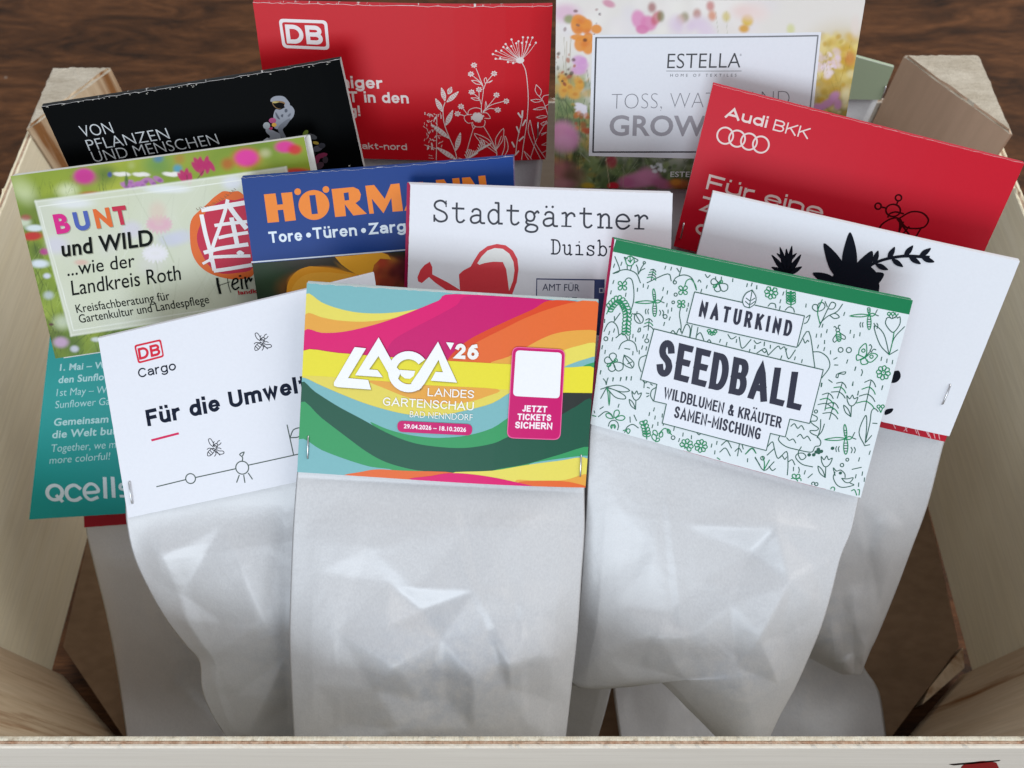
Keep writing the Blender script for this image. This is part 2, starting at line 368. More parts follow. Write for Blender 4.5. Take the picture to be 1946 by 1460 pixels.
def circle(cx, cy, r, n=14, ry=None, ang=0):
    ry = ry or r; a = math.radians(ang); o = []
    for i in range(n):
        t = 2*math.pi*i/n; x = r*math.cos(t); y = ry*math.sin(t); o.append((cx+x*math.cos(a)-y*math.sin(a), cy+x*math.sin(a)+y*math.cos(a)))
    return o
def rrect(q, r, n=5):
    out = []
    q = [np.array(p, float) for p in q]
    for i in range(4):
        a = q[i-1]; b = q[i]; c = q[(i+1) % 4]; u = (a-b)/np.linalg.norm(a-b); v = (c-b)/np.linalg.norm(c-b)
        for k in range(n+1):
            t = k/n; p = b+u*r*(1-t)**2+v*r*t**2; out.append(tuple(p))
    return out
# stroke alphabet: glyph -> (width/cap, strokes); x 0..1 inside the glyph, y up, x-height .72, caps 1
XH = .74
def arc(cx, cy, rx, ry, a0, a1, n=9):
    n = max(6, int(n*1.5))
    return [(cx+rx*math.cos(math.radians(a0+(a1-a0)*i/n)), cy+ry*math.sin(math.radians(a0+(a1-a0)*i/n))) for i in range(n+1)]
ST = {
 'A': (.72, [[(0, 0), (.5, 1), (1, 0)], [(.18, .30), (.82, .30)]]), 'B': (.58, [[(0, 0), (0, 1), (.62, 1)]+arc(.62, .77, .34, .23, 80, -80, 6)+[(.6, .53), (0, .53)], [(.6, .53)]+arc(.62, .265, .38, .265, 80, -80, 6)+[(.6, 0), (0, 0)]]),
 'C': (.60, [arc(.55, .5, .55, .5, 42, 318, 14)]), 'D': (.62, [[(0, 0), (0, 1), (.42, 1)]+arc(.42, .5, .58, .5, 80, -80, 9)+[(.42, 0), (0, 0)]]), 'E': (.48, [[(1, 1), (0, 1), (0, 0), (1, 0)], [(0, .52), (.88, .52)]]),
 'F': (.46, [[(1, 1), (0, 1), (0, 0)], [(0, .50), (.88, .50)]]), 'G': (.64, [arc(.55, .5, .55, .5, 45, 290, 14)+[(.95, .10), (.95, .45), (.55, .45)]]), 'H': (.62, [[(0, 0), (0, 1)], [(1, 0), (1, 1)], [(0, .52), (1, .52)]]),
 'I': (0, [[(0, 0), (0, 1)]]), 'K': (.58, [[(0, 0), (0, 1)], [(1, 1), (.05, .42)], [(.35, .60), (1, 0)]]), 'L': (.46, [[(0, 1), (0, 0), (1, 0)]]), 'M': (.78, [[(0, 0), (0, 1), (.5, .25), (1, 1), (1, 0)]]), 'N': (.62, [[(0, 0), (0, 1), (1, 0), (1, 1)]]),
 'R': (.58, [[(0, 0), (0, 1), (.6, 1)]+arc(.6, .75, .38, .25, 80, -80, 6)+[(.6, .5), (0, .5)], [(.5, .5), (1, 0)]]), 'S': (.54, [[(.96, .80)]+arc(.5, .76, .46, .24, 20, 200, 8)+[(.2, .58), (.8, .42)]+arc(.5, .24, .48, .24, 10, -165, 8)]),
 'T': (.56, [[(0, 1), (1, 1)], [(.5, 1), (.5, 0)]]), 'U': (.60, [[(0, 1), (0, .35)]+arc(.5, .32, .5, .32, 190, 350, 8)+[(1, .35), (1, 1)]]), 'W': (.98, [[(0, 1), (.26, 0), (.5, .95), (.74, 0), (1, 1)]]), 'Z': (.52, [[(0, 1), (1, 1), (0, 0), (1, 0)]]), 'J': (.36, [[(1, 1), (1, .25)]+arc(.5, .25, .5, .25, -10, -150, 5)]),
 '&': (.66, [[(1, .0), (.25, .72), (.25, .9), (.45, 1), (.68, .9), (.62, .7), (.1, .40), (0, .2), (.2, 0), (.55, 0), (.85, .2), (.95, .45)]]), '-': (.28, [[(0, .40), (1, .40)]]), '!': (0, [[(0, 1), (0, .35)], [(0, .03), (0, 0)]]), '/': (.36, [[(0, -.1), (1, 1)]]), '.': (0, [[(0, .03), (0, 0)]]), ',': (0, [[(0, .03), (0, -.12)]]), '\u2013': (.5, [[(0, .40), (1, .40)]]),
 '2': (.52, [arc(.5, .72, .46, .28, 165, -30, 8)+[(0, 0), (1, 0)]]), '6': (.54, [arc(.5, .31, .5, .31, 0, 360, 14), [(.03, .35), (.12, .68), (.45, .95), (.8, 1)]]), '1': (.2, [[(0, .8), (1, 1), (1, 0)]]),
 'a': (.44, [[(.08, .62)]+arc(.5, .50, .46, .24, 130, 20, 5)+[(1, .45), (1, 0)], [(1, .42), (.45, .42)]+arc(.4, .21, .4, .21, 95, 300, 7)+[(1, .20)]]), 'b': (.48, [[(0, 1), (0, 0)], arc(.5, .37, .5, .37, 180, -180, 14)]), 'c': (.42, [arc(.55, .37, .55, .37, 48, 312, 10)]), 'd': (.48, [[(1, 1), (1, 0)], arc(.5, .37, .5, .37, 0, 360, 14)]),
 'e': (.47, [('w', .62, [(0, .37), (1, .37)]), arc(.5, .37, .5, .37, 0, 312, 12)]), 'f': (.30, [[(1, .98), (.62, 1), (.38, .85), (.38, 0)], [(0, .72), (.95, .72)]]), 'g': (.48, [arc(.5, .37, .5, .37, 0, 360, 14), [(1, .74), (1, -.02)]+arc(.5, -.06, .5, .20, 0, -150, 6)]),
 'h': (.44, [[(0, 0), (0, 1)], [(0, .45)]+arc(.5, .46, .5, .28, 170, 10, 7)+[(1, 0)]]), 'i': (0, [[(0, 0), (0, .72)], [(0, .98), (0, 1.02)]]), 'k': (.42, [[(0, 0), (0, 1)], [(.95, .74), (.05, .34)], [(.35, .46), (1, 0)]]), 'l': (0, [[(0, 0), (0, 1)]]),
 'm': (.80, [[(0, 0), (0, .74)], [(0, .48)]+arc(.25, .50, .25, .24, 170, 10, 6)+[(.5, 0)], [(.5, .48)]+arc(.75, .50, .25, .24, 170, 10, 6)+[(1, 0)]]), 'n': (.44, [[(0, 0), (0, .74)], [(0, .46)]+arc(.5, .48, .5, .26, 170, 10, 7)+[(1, 0)]]), 'o': (.50, [arc(.5, .37, .5, .37, 0, 360, 16)]),
 'r': (.26, [[(0, 0), (0, .74)], [(0, .45), (.35, .68), (1, .72)]]), 's': (.38, [[(.95, .60)]+arc(.5, .56, .45, .18, 30, 200, 6)+[(.2, .42), (.8, .32)]+arc(.5, .18, .48, .18, 20, -160, 6)]), 't': (.30, [[(.40, .95), (.40, .2), (.6, .01), (1, .03)], [(0, .72), (1, .72)]]), 'u': (.44, [[(0, .74), (0, .25)]+arc(.5, .26, .5, .26, 190, 350, 7)+[(1, .28)], [(1, .74), (1, 0)]]),
 'w': (.66, [[(0, .74), (.25, 0), (.5, .70), (.75, 0), (1, .74)]]), 'z': (.38, [[(0, .72), (1, .72), (0, 0), (1, 0)]]), 'v': (.46, [[(0, .74), (.5, 0), (1, .74)]]), ' ': (.12, []),
}
def stroke_text(body, wt, cond=1.0, track=1.0, shear=0.0):
    """list of polylines in cap-height units, and total width; wt = stroke weight / cap height"""
    out = []; x = 0; h = wt/2
    def ym(y, low):
        if y < 0: return h+y
        if low:
            if y <= .72: return h+y/.72*(XH-2*h)
            if y <= .75: return XH-h
            return (XH-h)+(y-.74)/(.26)*(1-XH)
        return h+y*(1-2*h)
    for ch in body:
        base = {'ü': 'u', 'Ü': 'U', 'ä': 'a', 'Ä': 'A', 'ö': 'o', 'Ö': 'O'}.get(ch, ch); w, L = ST.get(base, ST['o']); w = w*cond; low = base.islower()
        gw = max(w, .02)*1.0; inner = gw
        for l in L:
            f = 1.0
            if isinstance(l, tuple): f = l[1]; l = l[2]
            if ch in 'i' and l[0][1] > .9: out.append(([(x+h, .83+h), (x+h, .84+h)], 1.0)); continue
            if ch == '!' and l[0][1] > .5: out.append(([(x+h, 1-h), (x+h, 3*h+.10)], 1.0)); continue
            out.append(([(x+h+px*inner+shear*ym(py, low), ym(py, low)) for px, py in l], f))
        if ch in 'üä':
            for q in (.15, .85): out.append(([(x+h+q*inner, .83+h), (x+h+q*inner, .84+h)], .9))
        if ch in 'ÜÄÖ':
            for q in (.22, .78): out.append(([(x+h+q*inner, 1.10+h), (x+h+q*inner, 1.11+h)], .9))
        x += (gw if base != 'I' and base not in 'il!.,' else .0)+wt+.12*track*(1 if ch != ' ' else 1)
    return out, x-.12*track
class Paint:
    def __init__(s, X, Y, tr, base): s.X = X; s.Y = Y; s.tr = tr; s.C = np.zeros((len(X), 3))+np.array(lin(base)); s.k = tr(1, 0)[0]-tr(0, 0)[0]
    def blend(s, a, c): s.C = s.C*(1-a[:, None])+np.array(lin(c))*a[:, None]
    def blob(s, x, y, rx, ry=None, c='ffffff', soft=.5, alpha=1, ang=0):
        ry = ry or rx; cx, cy = s.tr(x, y); rx = rx*s.k; ry = ry*s.k; R = max(rx, ry)*(1+soft)*1.05
        m = np.nonzero((abs(s.X-cx) < R) & (abs(s.Y-cy) < R))[0]
        if len(m) == 0: return
        a = math.radians(ang); dx = s.X[m]-cx; dy = s.Y[m]-cy; u = (dx*math.cos(a)+dy*math.sin(a))/rx; v = (-dx*math.sin(a)+dy*math.cos(a))/ry
        d = np.sqrt(u*u+v*v); t = np.clip((1+soft-d)/(2*soft+1e-6), 0, 1); t = t*t*(3-2*t)*alpha
        s.C[m] = s.C[m]*(1-t[:, None])+np.array(lin(c))*t[:, None]
    def line(s, x0, y0, x1, y1, w, c, alpha=1, soft=.5):
        a = np.array(s.tr(x0, y0)); b = np.array(s.tr(x1, y1)); w = w*s.k/2; d = b-a; L2 = d@d+1e-9; R = w*2+2
        m = np.nonzero((s.X > min(a[0], b[0])-R) & (s.X < max(a[0], b[0])+R) & (s.Y > min(a[1], b[1])-R) & (s.Y < max(a[1], b[1])+R))[0]
        if len(m) == 0: return
        t = np.clip(((s.X[m]-a[0])*d[0]+(s.Y[m]-a[1])*d[1])/L2, 0, 1); dist = np.hypot(s.X[m]-a[0]-t*d[0], s.Y[m]-a[1]-t*d[1])
        k = np.clip((w*(1+soft)-dist)/(2*soft*w+.6), 0, 1)*alpha; s.C[m] = s.C[m]*(1-k[:, None])+np.array(lin(c))*k[:, None]
    def quad(s, q, c, alpha=1, desat=0, soft=1.0):
        q = [np.array(s.tr(*p)) for p in q]; d = np.full(len(s.X), 1e9)
        for i in range(4):
            a, b = q[i], q[(i+1) % 4]; e = b-a; nrm = np.array([-e[1], e[0]])/np.linalg.norm(e); d = np.minimum(d, (s.X-a[0])*nrm[0]+(s.Y-a[1])*nrm[1])
        k = np.clip(d/soft+.5, 0, 1)*alpha; s.C = s.C*(1-k[:, None])+np.array(lin(c))*k[:, None]
    def scatter(s, n, box, rmin, rmax, cols, seed, soft=.5, alpha=.8, asp=1.6, angs=(0, 180)):
        r = random.Random(seed)
        for _ in range(n):
            R = r.uniform(rmin, rmax); s.blob(r.uniform(box[0], box[2]), r.uniform(box[1], box[3]), R*r.uniform(1, asp), R, r.choice(cols), soft, alpha*r.uniform(.5, 1), r.uniform(*angs))
    def stems(s, n, box, ln, w, cols, seed, lean=20, alpha=.8):
        r = random.Random(seed)
        for _ in range(n):
            x = r.uniform(box[0], box[2]); y = r.uniform(box[1], box[3]); a = math.radians(90+r.uniform(-lean, lean)); L = ln*r.uniform(.4, 1)
            s.line(x, y, x+math.cos(a)*L, y-math.sin(a)*L, w*r.uniform(.5, 1.2), r.choice(cols), alpha)

# ------------------------------------------------------------------ paper pouches
def interp_path(P, n):
    P = np.array(P, float); d = np.r_[0, np.cumsum(np.ones(len(P)-1))]; t = np.linspace(0, d[-1], n)
    # smooth-ish: catmull on index
    out = np.zeros((n, P.shape[1]))
    for k, tt in enumerate(t):
        i = min(int(tt), len(P)-2); u = tt-i; a = P[max(i-1, 0)]; b = P[i]; c = P[i+1]; e = P[min(i+2, len(P)-1)]
        out[k] = .5*((2*b)+(c-a)*u+(2*a-5*b+4*c-e)*u*u+(3*b-a-3*c+e)*u**3)
    return out
def creases(X, Y, items):
    H = np.zeros_like(X)
    for (x0, y0, x1, y1, amp, wl, wr) in items:
        dx, dy = x1-x0, y1-y0; L = math.hypot(dx, dy); ux, uy = dx/L, dy/L
        t = ((X-x0)*ux+(Y-y0)*uy)/L; side = (X-x0)*(-uy)+(Y-y0)*ux
        amp = math.copysign(min(abs(amp), .075*min(wl, wr)+.25), amp); w = np.where(side < 0, wl, wr); g = np.clip(1-np.sqrt(side*side+9)/w, 0, 1)**1.3
        e = np.clip(t+.15, 0, .4)/.4*np.clip(1.15-t, 0, .4)/.4; e = e*e*(3-2*e)
        H += amp*g*np.clip(e, 0, 1)
    return H
def blur(H, n):
    for _ in range(n):
        P = np.pad(H, 1, mode='edge'); H = (P[:-2, 1:-1]+P[2:, 1:-1]+P[1:-1, :-2]+P[1:-1, 2:]+4*P[1:-1, 1:-1])/8
    return H
def facets(X, Y, pts):
    """folded-paper relief: flat facets between hand-placed fold points (x, y, height)"""
    from mathutils.geometry import delaunay_2d_cdt
    vo, _, fc, _, _, _ = delaunay_2d_cdt([Vector((p[0], p[1])) for p in pts], [], [], 0, 1e-4)
    hh = {}
    for v in vo: hh[(round(v.x, 2), round(v.y, 2))] = min(pts, key=lambda p: (p[0]-v.x)**2+(p[1]-v.y)**2)[2]
    H = np.zeros_like(X)
    for f in fc:
        a, b, c = [vo[i] for i in f[:3]]; den = (b.y-c.y)*(a.x-c.x)+(c.x-b.x)*(a.y-c.y)
        if abs(den) < 1e-6: continue
        w0 = ((b.y-c.y)*(X-c.x)+(c.x-b.x)*(Y-c.y))/den; w1 = ((c.y-a.y)*(X-c.x)+(a.x-c.x)*(Y-c.y))/den; w2 = 1-w0-w1
        m = (w0 >= -1e-6) & (w1 >= -1e-6) & (w2 >= -1e-6); ha, hb, hc = [hh[(round(v.x, 2), round(v.y, 2))] for v in (a, b, c)]
        H = np.where(m, w0*ha+w1*hb+w2*hc, H)
    return H
def pouch(card, Lp, Rp, depths=None, bulge=4., seed=1, items=(), nx=90, ny=130, nrand=14, ramp=1.2, lower=.62, name='paper_bag', mat=None, lumps=1.0, push=0.0, folds=None, fold_amp=1.0, soft=3):
    v0 = min(.3, 1.04/(len(Lp)-1)); L = interp_path(Lp, ny); Rr = interp_path(Rp, ny); S = np.linspace(0, 1, nx)
    X = L[:, [0]]*(1-S)+Rr[:, [0]]*S; Y = L[:, [1]]*(1-S)+Rr[:, [1]]*S
    V_ = np.linspace(0, 1, ny)[:, None]*np.ones((1, nx)); U_ = S[None]*np.ones((ny, 1))
    r = ray(X, Y); D = (card.c@card.n)/(r@card.n)+.0013+push*np.clip((V_-v0)/(.95-v0), 0, 1)
    if depths is not None: D = np.interp(V_, np.linspace(0, 1, len(depths)), depths)
    D = -.006*np.log(np.exp(-D/.006)+np.exp(-(CAM_H-.029)/(-r[..., 2])/.006))
    rnd = random.Random(seed)
    prof = np.clip((V_-v0)/.15, 0, 1)**ramp*np.exp(-((V_-lower)/.36)**2)
    cross = np.sin(np.pi*np.clip(U_, 0, 1))**.75
    H = bulge*prof*cross
    edge = np.clip(np.minimum(U_, 1-U_)/.10, 0, 1); fade = np.clip((V_-v0)/.12, 0, 1)
    x0, x1, y0, y1 = X.min(), X.max(), Y.min(), Y.max()
    rc = []
    for _ in range(nrand):
        a = rnd.uniform(0, math.pi); ln = rnd.uniform(60, 230); cx = rnd.uniform(x0, x1); cy = y0+(y1-y0)*rnd.uniform(.15, 1)**.8
        rc.append((cx-math.cos(a)*ln/2, cy-math.sin(a)*ln/2, cx+math.cos(a)*ln/2, cy+math.sin(a)*ln/2, rnd.uniform(-.9, 1.1), rnd.uniform(25, 130), rnd.uniform(15, 70)))
    lump = np.zeros_like(X)
    for _ in range(16):
        cx = rnd.uniform(x0, x1); cy = rnd.uniform(y0+(y1-y0)*.15, y1); R = rnd.uniform(45, 130); lump += rnd.uniform(-.8, 1.0)*np.exp(-(((X-cx)/R)**2+((Y-cy)/(R*rnd.uniform(.5, 1.3)))**2))
    fp = list(folds or [])
    if not fp:
        nx_, ny_ = 4, max(4, int((y1-y0)/110))
        for j in range(ny_+1):
            for i in range(nx_+1):
                u_ = (i+rnd.uniform(-.38, .38))/nx_; v_ = (j+rnd.uniform(-.38, .38))/ny_; a_ = min(nx-1, max(0, int(u_*nx))); b_ = min(ny-1, max(0, int(v_*ny)))
                fp.append((float(X[b_, a_])+rnd.uniform(-3, 3), float(Y[b_, a_])+rnd.uniform(-3, 3), rnd.uniform(-1.6, 2.2)))
    for (bx, by) in ((x0-60, y0-60), (x1+60, y0-60), (x0-60, y1+60), (x1+60, y1+60)): fp.append((bx, by, 0.0))
    mic = []
    for _ in range(30):
        a = rnd.uniform(0, math.pi); ln = rnd.uniform(30, 110); cx = rnd.uniform(x0, x1); cy = y0+(y1-y0)*rnd.uniform(.2, 1)
        mic.append((cx-math.cos(a)*ln/2, cy-math.sin(a)*ln/2, cx+math.cos(a)*ln/2, cy+math.sin(a)*ln/2, rnd.uniform(-.35, .4), rnd.uniform(7, 26), rnd.uniform(7, 16)))
    for _ in range(7):
        cx = x0+(x1-x0)*rnd.uniform(.1, .9); a = math.pi/2+rnd.uniform(-.3, .3); ln = rnd.uniform(120, 320); cy = y0+(y1-y0)*rnd.uniform(.35, .8)
        mic.append((cx-math.cos(a)*ln/2, cy-math.sin(a)*ln/2, cx+math.cos(a)*ln/2, cy+math.sin(a)*ln/2, rnd.uniform(-.8, .8), rnd.uniform(16, 60), rnd.uniform(10, 30)))
    items = list(items)+mic
    FH = facets(X, Y, fp); FH = .65*blur(FH, soft)+.35*blur(FH, soft*8)
    H = H+fade*np.clip(edge*1.3, 0, 1)*FH*fold_amp+fade*edge*(lump*lumps)+fade*np.clip(edge*2, 0, 1)*creases(X, Y, items)*.6
    front = r*(D-H/1000)[..., None]; back = r*(D+(.4*bulge*prof*cross+.3*cross)/1000)[..., None]
    for A, lo_ in ((front, .0008), (back, 0)):
        A += ORG
        A[..., 1] = np.maximum(A[..., 1], .0455+lo_); A[..., 2] = np.maximum(A[..., 2], .0185+lo_*3); A[..., 0] = np.clip(A[..., 0], -.2455, .2455)
    back = np.where((np.minimum(U_, 1-U_) < 1e-6)[..., None], front, back)
    if True:
        back[0] = front[0]; back[-1] = front[-1]
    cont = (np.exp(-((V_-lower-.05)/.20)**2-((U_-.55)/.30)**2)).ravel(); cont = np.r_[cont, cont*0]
    V = np.concatenate([front.reshape(-1, 3), back.reshape(-1, 3)])-np.array(card.root.location)
    idx = np.arange(nx*ny).reshape(ny, nx); N = nx*ny; bi = idx+N
    bi[:, 0] = idx[:, 0]; bi[:, -1] = idx[:, -1]; bi[0] = idx[0]; bi[-1] = idx[-1]
    f1 = np.c_[idx[1:, :-1].ravel(), idx[1:, 1:].ravel(), idx[:-1, 1:].ravel(), idx[:-1, :-1].ravel()]
    f2 = np.c_[bi[:-1, :-1].ravel(), bi[:-1, 1:].ravel(), bi[1:, 1:].ravel(), bi[1:, :-1].ravel()]
    Fc = np.concatenate([f1, f2]); me = bpy.data.meshes.new(name)
    me.vertices.add(len(V)); me.vertices.foreach_set('co', V.ravel().astype(np.float32)); me.loops.add(Fc.size); me.loops.foreach_set('vertex_index', Fc.ravel().astype(np.int32))
    me.polygons.add(len(Fc)); me.polygons.foreach_set('loop_start', np.arange(0, Fc.size, 4, dtype=np.int32)); me.update(calc_edges=True)
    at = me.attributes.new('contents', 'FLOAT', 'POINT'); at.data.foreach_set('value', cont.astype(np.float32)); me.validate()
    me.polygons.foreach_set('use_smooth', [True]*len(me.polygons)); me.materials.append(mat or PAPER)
    bm = bmesh.new(); bm.from_mesh(me); bmesh.ops.delete(bm, geom=[v for v in bm.verts if not v.link_faces], context='VERTS'); bm.to_mesh(me); bm.free()
    o = bpy.data.objects.new(name, me); link(o, card.root); return o
def up_px(card, q, k=45):
    """a start row hidden behind the header card"""
    Q = card.quad; ul = (Q[0]-Q[3])/np.linalg.norm(Q[0]-Q[3]); ur = (Q[1]-Q[2])/np.linalg.norm(Q[1]-Q[2])
    return tuple(np.array(q[0])+ul*k), tuple(np.array(q[1])+ur*k)
def plain_pouch(card, length=430, narrow=.04, **kw):
    Q = card.quad; dl = (Q[3]-Q[0])/np.linalg.norm(Q[3]-Q[0]); dr = (Q[2]-Q[1])/np.linalg.norm(Q[2]-Q[1]); w = Q[2]-Q[3]
    a = Q[3]+w*.01; b = Q[2]-w*.01; L = [a-dl*45]; R_ = [b-dr*45]
    for t in (0, .3, .6, 1): L.append(a+dl*length*t+w*narrow*t); R_.append(b+dr*length*t-w*narrow*t)
    return pouch(card, L, R_, nx=40, ny=50, **kw)
# ------------------------------------------------------------------ the setting: table and crate
def bmesh_box(x0, x1, y0, y1, z0, z1):
    V = [(x, y, z) for x in (x0, x1) for y in (y0, y1) for z in (z0, z1)]
    return V, [(0, 1, 3, 2), (4, 6, 7, 5), (0, 4, 5, 1), (2, 3, 7, 6), (0, 2, 6, 4), (1, 5, 7, 3)]
def rough_box(name, x0, x1, y0, y1, z0, z1, mat, parent, n=120, jag=.0004, axis=0, seed=1, top=True):
    """board whose sawn top edge is slightly ragged; runs along axis"""
    rnd = random.Random(seed); V = []; Fc = []; a0, a1 = (x0, x1) if axis == 0 else (y0, y1); b0, b1 = (y0, y1) if axis == 0 else (x0, x1)
    cs = 4; wob = 0
    for i in range(n+1):
        t = a0+(a1-a0)*i/n; wob = wob*.6+rnd.uniform(-jag, jag)*.6; spl = jag*2.2 if rnd.random() < .05 else 0
        ring = [(b0, z0), (b1, z0), (b1, z1-abs(rnd.uniform(0, jag*.5))), (b0+(b1-b0)*.5, z1+wob*.5+rnd.uniform(0, jag*.5)+spl), (b0, z1-abs(rnd.uniform(0, jag*.5)))]
        for (b, z) in ring: V.append((t, b, z) if axis == 0 else (b, t, z))
    for i in range(n):
        for k in range(5): Fc.append((i*5+k, i*5+(k+1) % 5, i*5+5+(k+1) % 5, i*5+5+k))
    Fc.append(tuple(range(5))[::-1]); Fc.append(tuple(range(n*5, n*5+5)))
    o = mesh_obj(name, V, Fc, mat, parent); bm = bmesh.new(); bm.from_mesh(o.data); bmesh.ops.recalc_face_normals(bm, faces=bm.faces); bm.to_mesh(o.data); bm.free(); return o
def table_mat():
    m, nt, b = new_mat('dark_table_wood'); tc = node(nt, 'ShaderNodeTexCoord')
    mp = node(nt, 'ShaderNodeMapping'); mp.inputs['Rotation'].default_value = (0, 0, math.radians(-24)); mp.inputs['Scale'].default_value = (1.0, 3.6, 1.0); nt.links.new(tc.outputs['Object'], mp.inputs[0])
    n1 = node(nt, 'ShaderNodeTexNoise', i_Scale=11.0, i_Detail=10.0, i_Roughness=.7, i_Distortion=1.2); nt.links.new(mp.outputs[0], n1.inputs['Vector'])
    mp2 = node(nt, 'ShaderNodeMapping'); mp2.inputs['Rotation'].default_value = (0, 0, math.radians(-24)); mp2.inputs['Scale'].default_value = (1.0, 16.0, 1.0); nt.links.new(tc.outputs['Object'], mp2.inputs[0])
    n2 = node(nt, 'ShaderNodeTexNoise', i_Scale=60.0, i_Detail=5.0); nt.links.new(mp2.outputs[0], n2.inputs['Vector'])
    r = node(nt, 'ShaderNodeValToRGB'); e = r.color_ramp.elements; e[0].position = .33; e[0].color = (.022, .010, .004, 1); e[1].position = .74; e[1].color = (.20, .082, .030, 1)
    e2 = e.new(.52); e2.color = (.085, .034, .012, 1); nt.links.new(n1.outputs[0], r.inputs[0])
    r2 = node(nt, 'ShaderNodeValToRGB'); r2.color_ramp.elements[0].position = .35; r2.color_ramp.elements[0].color = (.45, .42, .4, 1); r2.color_ramp.elements[1].position = .68; r2.color_ramp.elements[1].color = (1.35, 1.3, 1.25, 1); nt.links.new(n2.outputs[0], r2.inputs[0])
    mx = node(nt, 'ShaderNodeMix', data_type='RGBA', blend_type='MULTIPLY'); mx.inputs[0].default_value = .6; nt.links.new(r.outputs[0], mx.inputs[6]); nt.links.new(r2.outputs[0], mx.inputs[7])
    # pale specks of dust and dried paint
    vo = node(nt, 'ShaderNodeTexVoronoi', i_Scale=42.0); nt.links.new(tc.outputs['Object'], vo.inputs['Vector'])
    vr = node(nt, 'ShaderNodeValToRGB'); vr.color_ramp.elements[0].position = .035; vr.color_ramp.elements[0].color = (1, 1, 1, 1); vr.color_ramp.elements[1].position = .07; vr.color_ramp.elements[1].color = (0, 0, 0, 1); nt.links.new(vo.outputs['Distance'], vr.inputs[0])
    wn = node(nt, 'ShaderNodeMath', operation='GREATER_THAN'); wn.inputs[1].default_value = .82; sx = node(nt, 'ShaderNodeSeparateColor'); nt.links.new(vo.outputs['Color'], sx.inputs[0]); nt.links.new(sx.outputs[0], wn.inputs[0])
    ml = node(nt, 'ShaderNodeMath', operation='MULTIPLY'); nt.links.new(vr.outputs[0], ml.inputs[0]); nt.links.new(wn.outputs[0], ml.inputs[1])
    mx2 = node(nt, 'ShaderNodeMix', data_type='RGBA'); mx2.inputs[7].default_value = (.25, .2, .16, 1); nt.links.new(ml.outputs[0], mx2.inputs[0]); nt.links.new(mx.outputs[2], mx2.inputs[6])
    nt.links.new(mx2.outputs[2], b.inputs['Base Color']); b.inputs['Roughness'].default_value = .6; b.inputs['Specular IOR Level'].default_value = .15
    bp = node(nt, 'ShaderNodeBump', i_Strength=.5, i_Distance=.001); nt.links.new(n2.outputs[0], bp.inputs['Height']); nt.links.new(bp.outputs[0], b.inputs['Normal'])
    return m
V, Fc = bmesh_box(-1.6, 1.6, -1.0, 1.9, -.03, 0)
o = mesh_obj('table_top', V, Fc, table_mat()); o['kind'] = 'structure'

PALE_X = wood_mat('pale_poplar_board_x', (.68, .62, .53), (.72, .66, .57), (.60, .53, .43), axis=0, scale=4, stretch=16, bump=.1, fine=.16)
PALE_Y = wood_mat('pale_poplar_board_y', (.84, .75, .54), (.87, .79, .60), (.75, .64, .43), axis=1, scale=5, stretch=20, bump=.12, fine=.2)
CORE = wood_mat('sawn_plywood_core', (.42, .24, .15), (.62, .48, .36), (.20, .09, .05), axis=1, scale=60, stretch=4, bump=.6)
CORE_Y = wood_mat('sawn_plywood_core_side', (.42, .26, .17), (.62, .50, .38), (.25, .12, .07), axis=0, scale=60, stretch=4, bump=.6)
PLY = wood_mat('sawn_plywood_edge', (.62, .55, .42), (.72, .68, .56), (.48, .38, .26), axis=1, scale=60, stretch=4, bump=.6)
def post_mat():
    """pine block: end grain is pale and fuzzy, sides show long brown streaks along z"""
    m = wood_mat('pine_post', (.58, .43, .28), (.68, .54, .38), (.26, .11, .035), axis=2, scale=5, stretch=14, dark=.12, bump=.15, fine=.25); return m
PINE = post_mat()
ENDG = wood_mat('pine_end_grain', (.46, .40, .31), (.62, .56, .46), (.30, .24, .17), axis=0, scale=40, stretch=3, bump=.9)
crate = thing('wooden_crate', 'pale wooden fruit crate with triangular corner posts holding all the seed bags', 'crate', (0, .2, 0))
CO = Vector((0, .2, 0))
def cpart(o): o.location = -CO; return o
XI = .248; YF = .0424; YB = .377; ZR = CAM_H-.31; TH = .0037
# front board: three plies, its sawn edge towards the lens
for nm, y0, y1, mt, zt in (('ply', YF-.0014, YF, PLY, ZR), ('plywood_core', YF-.0024, YF-.0014, CORE, ZR-.0003), ('front_board', YF-.0038, YF-.0024, PALE_X, ZR-.0001)):
    cpart(rough_box(nm, -XI-.004, XI+.004, y0, y1, .012, zt, mt, crate, n=420, jag=.0005, seed=len(nm)))
for sx, nm in ((-1, 'side_board'), (1, 'side_board')):
    for k, (a, b_, mt, dz) in enumerate(((0, .0012, PALE_Y, 0), (.0012, .0026, CORE_Y, -.0003), (.0026, .0038, PALE_Y, -.0001))):
        x0, x1 = sorted((sx*(XI+a), sx*(XI+b_)))
        cpart(rough_box(nm if k == 0 else ('plywood_core' if k == 1 else 'ply'), x0, x1, YF+.0002, YB-.0002, .0158, ZR+dz, mt, crate, n=160, jag=.0006, axis=1, seed=k+sx+4))
ZB = CAM_H-.328
for k, (a, b_, mt, dz) in enumerate(((0, .0012, PALE_X, 0), (.0012, .0026, CORE, -.0003), (.0026, .0038, PALE_X, -.0001))):
    cpart(rough_box('back_board' if k == 0 else ('plywood_core' if k == 1 else 'ply'), -XI-.004, XI+.004, YB+a, YB+b_, .012, ZB+dz, mt, crate, n=200, jag=.0006, seed=k+9))
PINE_R = wood_mat('planed_red_pine', (.62, .42, .29), (.67, .46, .32), (.52, .32, .20), axis=2, scale=4, stretch=10, bump=.1, fine=.15)
